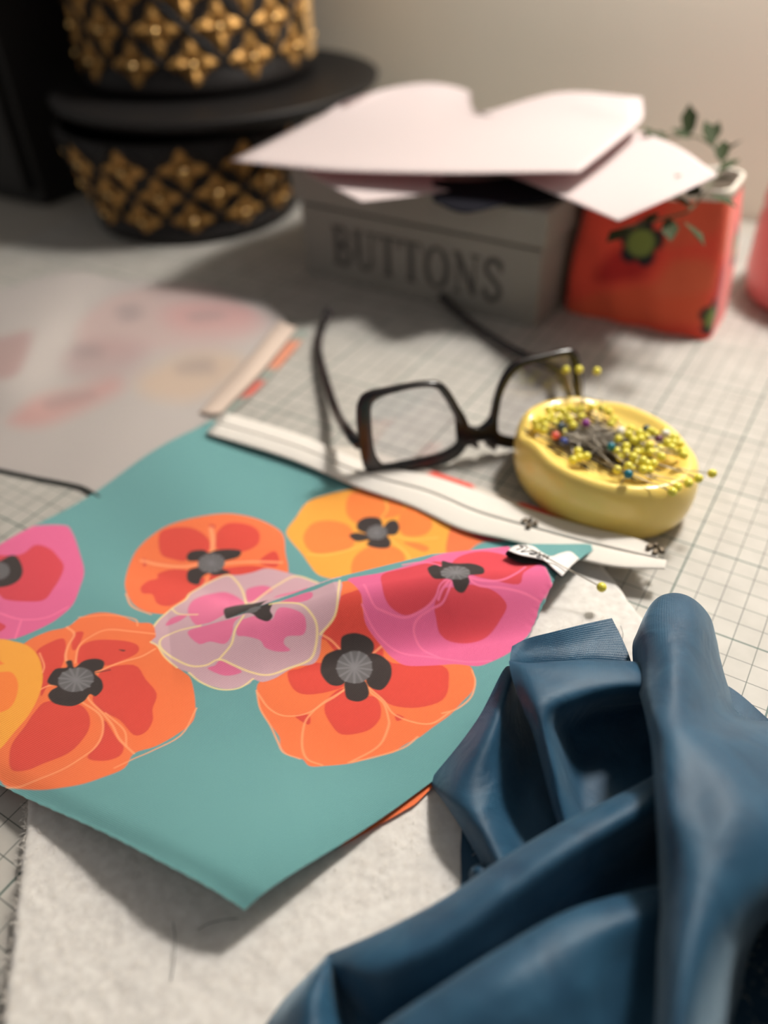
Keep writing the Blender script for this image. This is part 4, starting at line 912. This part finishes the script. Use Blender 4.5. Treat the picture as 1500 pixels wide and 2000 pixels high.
tube('dark_edging', catmull([at(-190, 882, .1), at(-60, 907, .1), at(0, 919, .1), at(70, 934, .1), at(130, 945, .12), at(165, 954, .14), at(195, 972, .2)], 40), .11, mat('dark_green_edging', (46, 52, 48), .7), fab, 6)
G = patch([[at(388, 806, .25), at(472, 715, .6), at(545, 626, .5)], [at(408, 808, .32), at(488, 722, .76), at(562, 634, .65)], [at(430, 808, .2), at(506, 730, .62), at(580, 640, .5)]], 10, 40)
sheet_solid('folded_edge', G, .04, mat('pale_seam_allowance', (206, 186, 172), .85), fab)
G = patch([[at(432, 812, .3), at(508, 735, .3), at(582, 643, .3)], [at(452, 806, .25), at(530, 733, .25), at(606, 646, .25)]], 6, 40); uq = np.stack(np.broadcast_arrays(np.linspace(0, 2, 6)[:, None], np.linspace(0, 14, 40)[None]), -1).reshape(-1, 2)
ec = np.tile(lin((150, 158, 150)), (len(uq), 1)); paint(ec, uq, np.array([(-1, 3), (3, 3.2), (3, 6), (-1, 6.4)]), (206, 108, 96), aa=.3); paint(ec, uq, np.array([(-1, 8.2), (3, 8), (3, 12.6), (-1, 12)]), (214, 140, 112), aa=.3)
sheet_solid('right_side_edge', G, .03, m_fab, fab, uq, ec)

# ------------------------------------------------------------------ blue satin, crumpled in the near right corner
m_sat = mat('blue_satin', (40, 74, 98), 0.48, spec=0.38); bsdf(m_sat).inputs['Sheen Weight'].default_value = 0.5; bsdf(m_sat).inputs['Sheen Roughness'].default_value = 0.3
bsdf(m_sat).inputs['Sheen Tint'].default_value = (0.6, 0.8, 0.95, 1); bsdf(m_sat).inputs['Anisotropic'].default_value = 0.4
_w, _bp = weave(m_sat, 4.4, 0.45, 0.0002)
_tc = N(m_sat, 'ShaderNodeTexCoord'); _n1 = N(m_sat, 'ShaderNodeTexNoise'); _n1.inputs['Scale'].default_value = 55; _n1.inputs['Detail'].default_value = 5; _n1.inputs['Distortion'].default_value = 0.8; L(m_sat, _tc.outputs['Object'], _n1.inputs[0])
_b2 = N(m_sat, 'ShaderNodeBump'); _b2.inputs['Strength'].default_value = 0.35; _b2.inputs['Distance'].default_value = 0.003; L(m_sat, _n1.outputs['Fac'], _b2.inputs['Height']); L(m_sat, _b2.outputs[0], _bp.inputs['Normal'])
_cr = N(m_sat, 'ShaderNodeValToRGB'); _cr.color_ramp.elements[0].color = col4((34, 70, 96)); _cr.color_ramp.elements[1].color = col4((44, 84, 111)); _cr.color_ramp.elements[0].position = .35; _cr.color_ramp.elements[1].position = .65
L(m_sat, _n1.outputs['Fac'], _cr.inputs[0]); L(m_sat, _cr.outputs[0], bsdf(m_sat).inputs['Base Color'])
sat = thing('blue_satin', (6, 9, 0.4), 'blue satin cloth crumpled into standing folds in the near right corner', 'fabric')
SATIN = {
 'right_lobe': [
  [(1262, 1262, 1.4), (1290, 1215, 1.6), (1325, 1200, 1.6), (1365, 1215, 1.3), (1390, 1245, .9), (1396, 1262, .5)],
  [(1246, 1240, 2.3), (1276, 1176, 2.9), (1312, 1158, 3.1), (1352, 1168, 2.9), (1386, 1203, 2.1), (1400, 1250, 1.0)],
  [(1235, 1262, 2.4), (1262, 1215, 3.4), (1310, 1200, 3.7), (1358, 1210, 3.5), (1392, 1245, 2.4), (1408, 1290, .9)],
  [(1240, 1320, 2.2), (1268, 1300, 3.5), (1315, 1290, 4.2), (1365, 1295, 3.6), (1404, 1315, 2.2), (1424, 1345, .8)],
  [(1258, 1390, 3.4), (1282, 1390, 4.4), (1328, 1390, 4.6), (1380, 1392, 3.8), (1425, 1395, 2.3), (1452, 1400, .9)],
  [(1272, 1460, 3.8), (1298, 1460, 4.8), (1350, 1465, 5.0), (1420, 1460, 4.6), (1500, 1440, 3.2), (1580, 1425, 1.2)],
  [(1280, 1570, 4.0), (1305, 1580, 5.0), (1365, 1585, 5.2), (1450, 1585, 5.2), (1560, 1570, 4.2), (1680, 1540, 2.0)],
  [(1286, 1700, 2.6), (1308, 1710, 4.4), (1360, 1720, 5.2), (1440, 1720, 5.0), (1540, 1710, 4.2), (1700, 1690, 2.2)],
  [(1284, 1850, 2.8), (1305, 1860, 4.6), (1345, 1865, 5.2), (1400, 1860, 4.6), (1450, 1840, 3.4), (1500, 1800, 1.2)],
  [(1280, 2010, 3.0), (1298, 2020, 4.6), (1325, 2030, 5.0), (1365, 2020, 4.2), (1400, 2000, 3.0), (1440, 1960, 1.0)],
  [(1270, 2200, 3.0), (1290, 2210, 4.6), (1310, 2220, 4.8), (1335, 2210, 3.8), (1360, 2190, 2.6), (1390, 2150, .9)]],
 'middle_back': [
  [(1000, 1262, 2.95), (1030, 1247, 2.9), (1080, 1234, 2.7), (1140, 1219, 2.4), (1195, 1207, 2.1)],
  [(996, 1285, 3.1), (1030, 1268, 2.75), (1090, 1260, 2.45), (1150, 1250, 2.2), (1214, 1245, 1.95)],
  [(998, 1300, 3.0), (1035, 1290, 2.6), (1095, 1288, 2.3), (1160, 1284, 2.1), (1232, 1290, 1.9)],
  [(1004, 1330, 2.6), (1040, 1330, 2.2), (1100, 1330, 1.9), (1160, 1330, 1.7), (1242, 1340, 1.5)]],
 'middle_front': [
  [(1004, 1320, 2.3), (1040, 1318, 2.2), (1100, 1312, 1.9), (1160, 1310, 1.8), (1232, 1310, 1.7), (1300, 1320, 1.6)],
  [(994, 1290, 3.1), (1030, 1295, 3.2), (1080, 1292, 3.1), (1150, 1289, 2.9), (1228, 1291, 2.7), (1300, 1300, 2.3)],
  [(1000, 1325, 3.15), (1035, 1325, 3.45), (1085, 1320, 3.45), (1150, 1318, 3.3), (1232, 1320, 3.1), (1300, 1330, 2.6)],
  [(1020, 1380, 2.9), (1050, 1385, 3.5), (1095, 1374, 3.4), (1160, 1358, 3.1), (1240, 1350, 2.8), (1305, 1362, 2.3)],
  [(1040, 1430, 2.3), (1066, 1440, 3.1), (1104, 1425, 2.0), (1166, 1402, 1.5), (1244, 1390, 1.3), (1310, 1400, 1.1)],
  [(1056, 1490, 1.9), (1082, 1500, 2.7), (1118, 1490, 1.2), (1176, 1460, .8), (1246, 1440, .75), (1312, 1450, .75)],
  [(1070, 1545, 1.7), (1094, 1555, 2.2), (1132, 1545, .9), (1185, 1515, .7), (1250, 1495, .7), (1315, 1505, .7)],
  [(1092, 1620, 1.2), (1115, 1640, 1.6), (1150, 1640, 1.1), (1195, 1620, .9), (1260, 1600, .9), (1320, 1600, .9)],
  [(1120, 1700, 1.0), (1140, 1720, 1.2), (1170, 1720, 1.0), (1210, 1700, .9), (1270, 1680, .9), (1330, 1680, .9)]],
 'left_flap': [
  [(1000, 1300, 2.3), (1010, 1310, 2.2), (1030, 1330, 1.6), (1050, 1350, 1.0), (1075, 1370, .9)],
  [(982, 1310, 2.4), (998, 1335, 2.4), (1018, 1370, 1.5), (1045, 1400, .9), (1080, 1420, .8)],
  [(940, 1392, 1.9), (966, 1420, 2.3), (1000, 1440, 1.6), (1040, 1460, .9), (1085, 1480, .8)],
  [(898, 1452, 1.4), (930, 1485, 2.1), (975, 1505, 1.7), (1030, 1525, .9), (1090, 1540, .8)],
  [(846, 1516, .75), (888, 1550, 1.7), (945, 1570, 1.8), (1015, 1590, .95), (1095, 1610, .8)],
  [(842, 1532, .6), (885, 1580, 1.4), (945, 1605, 1.8), (1020, 1640, 1.0), (1100, 1680, .8)],
  [(868, 1568, .55), (905, 1615, 1.2), (960, 1645, 1.7), (1030, 1690, 1.0), (1110, 1740, .8)],
  [(902, 1620, .55), (928, 1660, 1.0), (980, 1700, 1.5), (1050, 1750, 1.0), (1120, 1800, .8)],
  [(940, 1680, .55), (960, 1720, .9), (1010, 1770, 1.2), (1070, 1810, .9), (1140, 1860, .8)]],
 'small_nub': [
  [(916, 1702, .55), (922, 1692, .8), (938, 1686, .9), (952, 1692, .8)],
  [(914, 1712, .7), (924, 1700, 1.1), (942, 1695, 1.2), (965, 1705, 1.0)],
  [(918, 1730, .6), (930, 1722, 1.0), (950, 1720, 1.1), (980, 1730, .9)]],
 'diagonal_roll': [
  [(1330, 1520, 1.0), (1240, 1570, 1.0), (1120, 1640, 1.0), (1000, 1715, 1.0), (900, 1785, .9), (780, 1850, .8), (690, 1895, .7), (650, 1900, .6)],
  [(1320, 1490, 2.2), (1220, 1545, 2.3), (1090, 1611, 2.3), (970, 1684, 2.2), (870, 1752, 2.0), (770, 1806, 1.7), (690, 1843, 1.4), (640, 1864, 1.0)],
  [(1330, 1510, 3.2), (1232, 1560, 3.3), (1105, 1628, 3.3), (985, 1702, 3.1), (882, 1772, 2.8), (780, 1826, 2.4), (698, 1860, 2.0), (645, 1872, 1.3)],
  [(1335, 1550, 3.1), (1242, 1598, 3.3), (1120, 1664, 3.4), (1000, 1742, 3.3), (898, 1812, 3.1), (795, 1868, 2.8), (712, 1898, 2.3), (653, 1890, 1.5)],
  [(1335, 1595, 2.0), (1250, 1645, 2.2), (1138, 1712, 2.4), (1022, 1790, 2.5), (918, 1862, 2.5), (815, 1918, 2.3), (732, 1945, 2.0), (665, 1922, 1.3)],
  [(1335, 1660, 1.2), (1260, 1705, 1.2), (1160, 1770, 1.3), (1050, 1845, 1.5), (945, 1925, 1.5), (840, 1985, 1.4), (750, 2010, 1.2), (690, 1970, .9)],
  [(1335, 1780, 1.2), (1270, 1820, 1.1), (1180, 1870, 1.1), (1070, 1930, 1.1), (960, 2000, 1.1), (860, 2060, 1.0), (770, 2080, .9), (705, 2030, .7)]],
 'corner_turnback': [
  [(648, 1862, .9), (640, 1864, 1.1), (625, 1880, 1.1), (600, 1905, .8), (575, 1930, .5)],
  [(652, 1880, 1.2), (640, 1885, 1.6), (612, 1908, 1.7), (580, 1935, 1.3), (552, 1955, .6)],
  [(656, 1920, 1.1), (640, 1930, 1.7), (606, 1950, 2.0), (566, 1972, 1.5), (530, 1985, .6)],
  [(668, 1970, 1.0), (645, 1985, 1.6), (605, 2000, 2.0), (558, 2020, 1.5), (512, 2015, .6)],
  [(690, 2050, .9), (660, 2070, 1.5), (612, 2090, 1.9), (550, 2100, 1.4), (490, 2080, .6)],
  [(710, 2160, .8), (670, 2180, 1.3), (620, 2200, 1.6), (550, 2200, 1.2), (470, 2170, .6)]],
 'turnback_inside': [
  [(634, 1868, .95), (646, 1868, .95), (660, 1868, .95)], [(634, 1910, .8), (664, 1912, .8), (700, 1915, .8)], [(634, 1960, .7), (690, 1965, .7), (760, 1970, .7)], [(634, 2040, .62), (720, 2040, .62), (830, 2050, .62)], [(634, 2160, .6), (740, 2160, .6), (880, 2160, .6)]],
 'lower_fold': [
  [(1340, 1720, 1.0), (1240, 1760, 1.1), (1110, 1810, 1.2), (970, 1890, 1.2), (850, 1970, 1.1), (760, 2030, 1.0), (700, 2080, .8)],
  [(1340, 1720, 2.2), (1230, 1742, 2.7), (1105, 1780, 3.1), (965, 1858, 3.0), (845, 1935, 2.7), (750, 2000, 2.3), (690, 2060, 1.6)],
  [(1345, 1770, 2.6), (1235, 1790, 3.4), (1115, 1830, 3.7), (980, 1905, 3.8), (860, 1985, 3.4), (765, 2050, 3.0), (700, 2110, 2.0)],
  [(1345, 1850, 2.4), (1245, 1875, 2.8), (1130, 1910, 3.5), (1000, 1980, 3.7), (880, 2060, 3.4), (790, 2120, 3.0), (720, 2180, 2.2)],
  [(1345, 1960, 2.2), (1250, 1990, 2.2), (1140, 2020, 2.9), (1015, 2080, 3.2), (900, 2150, 3.0), (810, 2210, 2.7), (740, 2260, 2.2)],
  [(1345, 2150, 2.0), (1250, 2180, 1.6), (1140, 2210, 2.2), (1020, 2260, 2.5), (910, 2320, 2.4), (820, 2370, 2.2), (750, 2420, 2.0)]],
 'unseen_shading_fold': [  # out-of-view fold, added to keep lamp light off the near right corner
  [(1480, 1420, .2), (1540, 1400, .8), (1600, 1400, 1.2), (1680, 1420, .5)],
  [(1530, 1560, .6), (1570, 1540, 3.0), (1630, 1530, 4.0), (1720, 1540, 1.0)],
  [(1520, 1700, .8), (1570, 1690, 4.5), (1640, 1680, 5.5), (1760, 1680, 1.0)],
  [(1520, 1850, .8), (1560, 1850, 4.8), (1640, 1840, 6.0), (1780, 1830, 1.0)],
  [(1520, 2030, .8), (1560, 2030, 4.6), (1640, 2030, 5.5), (1780, 2010, 1.0)],
  [(1520, 2250, .7), (1560, 2250, 3.0), (1640, 2250, 4.0), (1780, 2230, .8)]],
 'under_layer': [
  [(900, 1560, .56), (1000, 1440, .56), (1120, 1400, .56), (1260, 1340, .56), (1400, 1330, .1), (1520, 1420, .1)],
  [(900, 1650, .56), (1010, 1600, .56), (1150, 1560, .56), (1290, 1500, .56), (1430, 1480, .3), (1620, 1520, .2)],
  [(880, 1800, .56), (1020, 1760, .56), (1160, 1740, .56), (1300, 1700, .56), (1460, 1680, .5), (1680, 1680, .3)],
  [(700, 1960, .56), (900, 1950, .56), (1120, 1940, .56), (1300, 1930, .56), (1480, 1900, .5), (1700, 1880, .4)],
  [(640, 2150, .56), (880, 2150, .56), (1120, 2150, .56), (1300, 2150, .56), (1500, 2140, .5), (1750, 2130, .4)]]}
sv, sf, su, base_i = [], [], [], 0
for nm, rws in SATIN.items():
    nu, nv = 14 * len(rws), 16 * max(len(r) for r in rws)
    kz = 1.18 if nm != 'under_layer' else 1.0
    G = patch([[at(p[0], p[1], .56 + (p[2] - .56) * kz if p[2] > .56 else p[2]) for p in r] for r in rws], nu, nv)
    lu = np.r_[0, np.cumsum(np.linalg.norm(np.diff(G.mean(1), axis=0), axis=1))]; lv_ = np.r_[0, np.cumsum(np.linalg.norm(np.diff(G.mean(0), axis=0), axis=1))]
    sv.append(G.reshape(-1, 3)); su.append(np.stack(np.broadcast_arrays(lv_[None, :], lu[:, None]), -1).reshape(-1, 2)); sf.append(grid_faces(nu, nv) + base_i); base_i += nu * nv
from_arrays('folded_cloth', np.concatenate(sv), np.concatenate(sf), m_sat, sat, True, np.concatenate(su))

# ------------------------------------------------------------------ loose threads
m_thr = mat('dark_thread', (78, 84, 84), .8)
def thread(pts, label, m=m_thr, r=.012):
    P = catmull([at(*p) for p in pts], 30); o = tube('loose_thread', P, r, m, None, 5); tag(o, label, 'thread')
thread([(338, 1800, .56), (342, 1830, .6), (341, 1870, .6), (334, 1915, .55)], 'dark thread lying upright on the batting near the pouch shadow')
thread([(386, 1816, .6), (410, 1803, .66), (440, 1796, .66), (465, 1794, .6)], 'short dark curved thread in the shadow under the pouch corner')
thread([(1212, 1222, .6), (1217, 1240, .75), (1213, 1255, .7), (1216, 1275, .6)], 'fine frayed thread curling beside the corner of the blue satin fold')
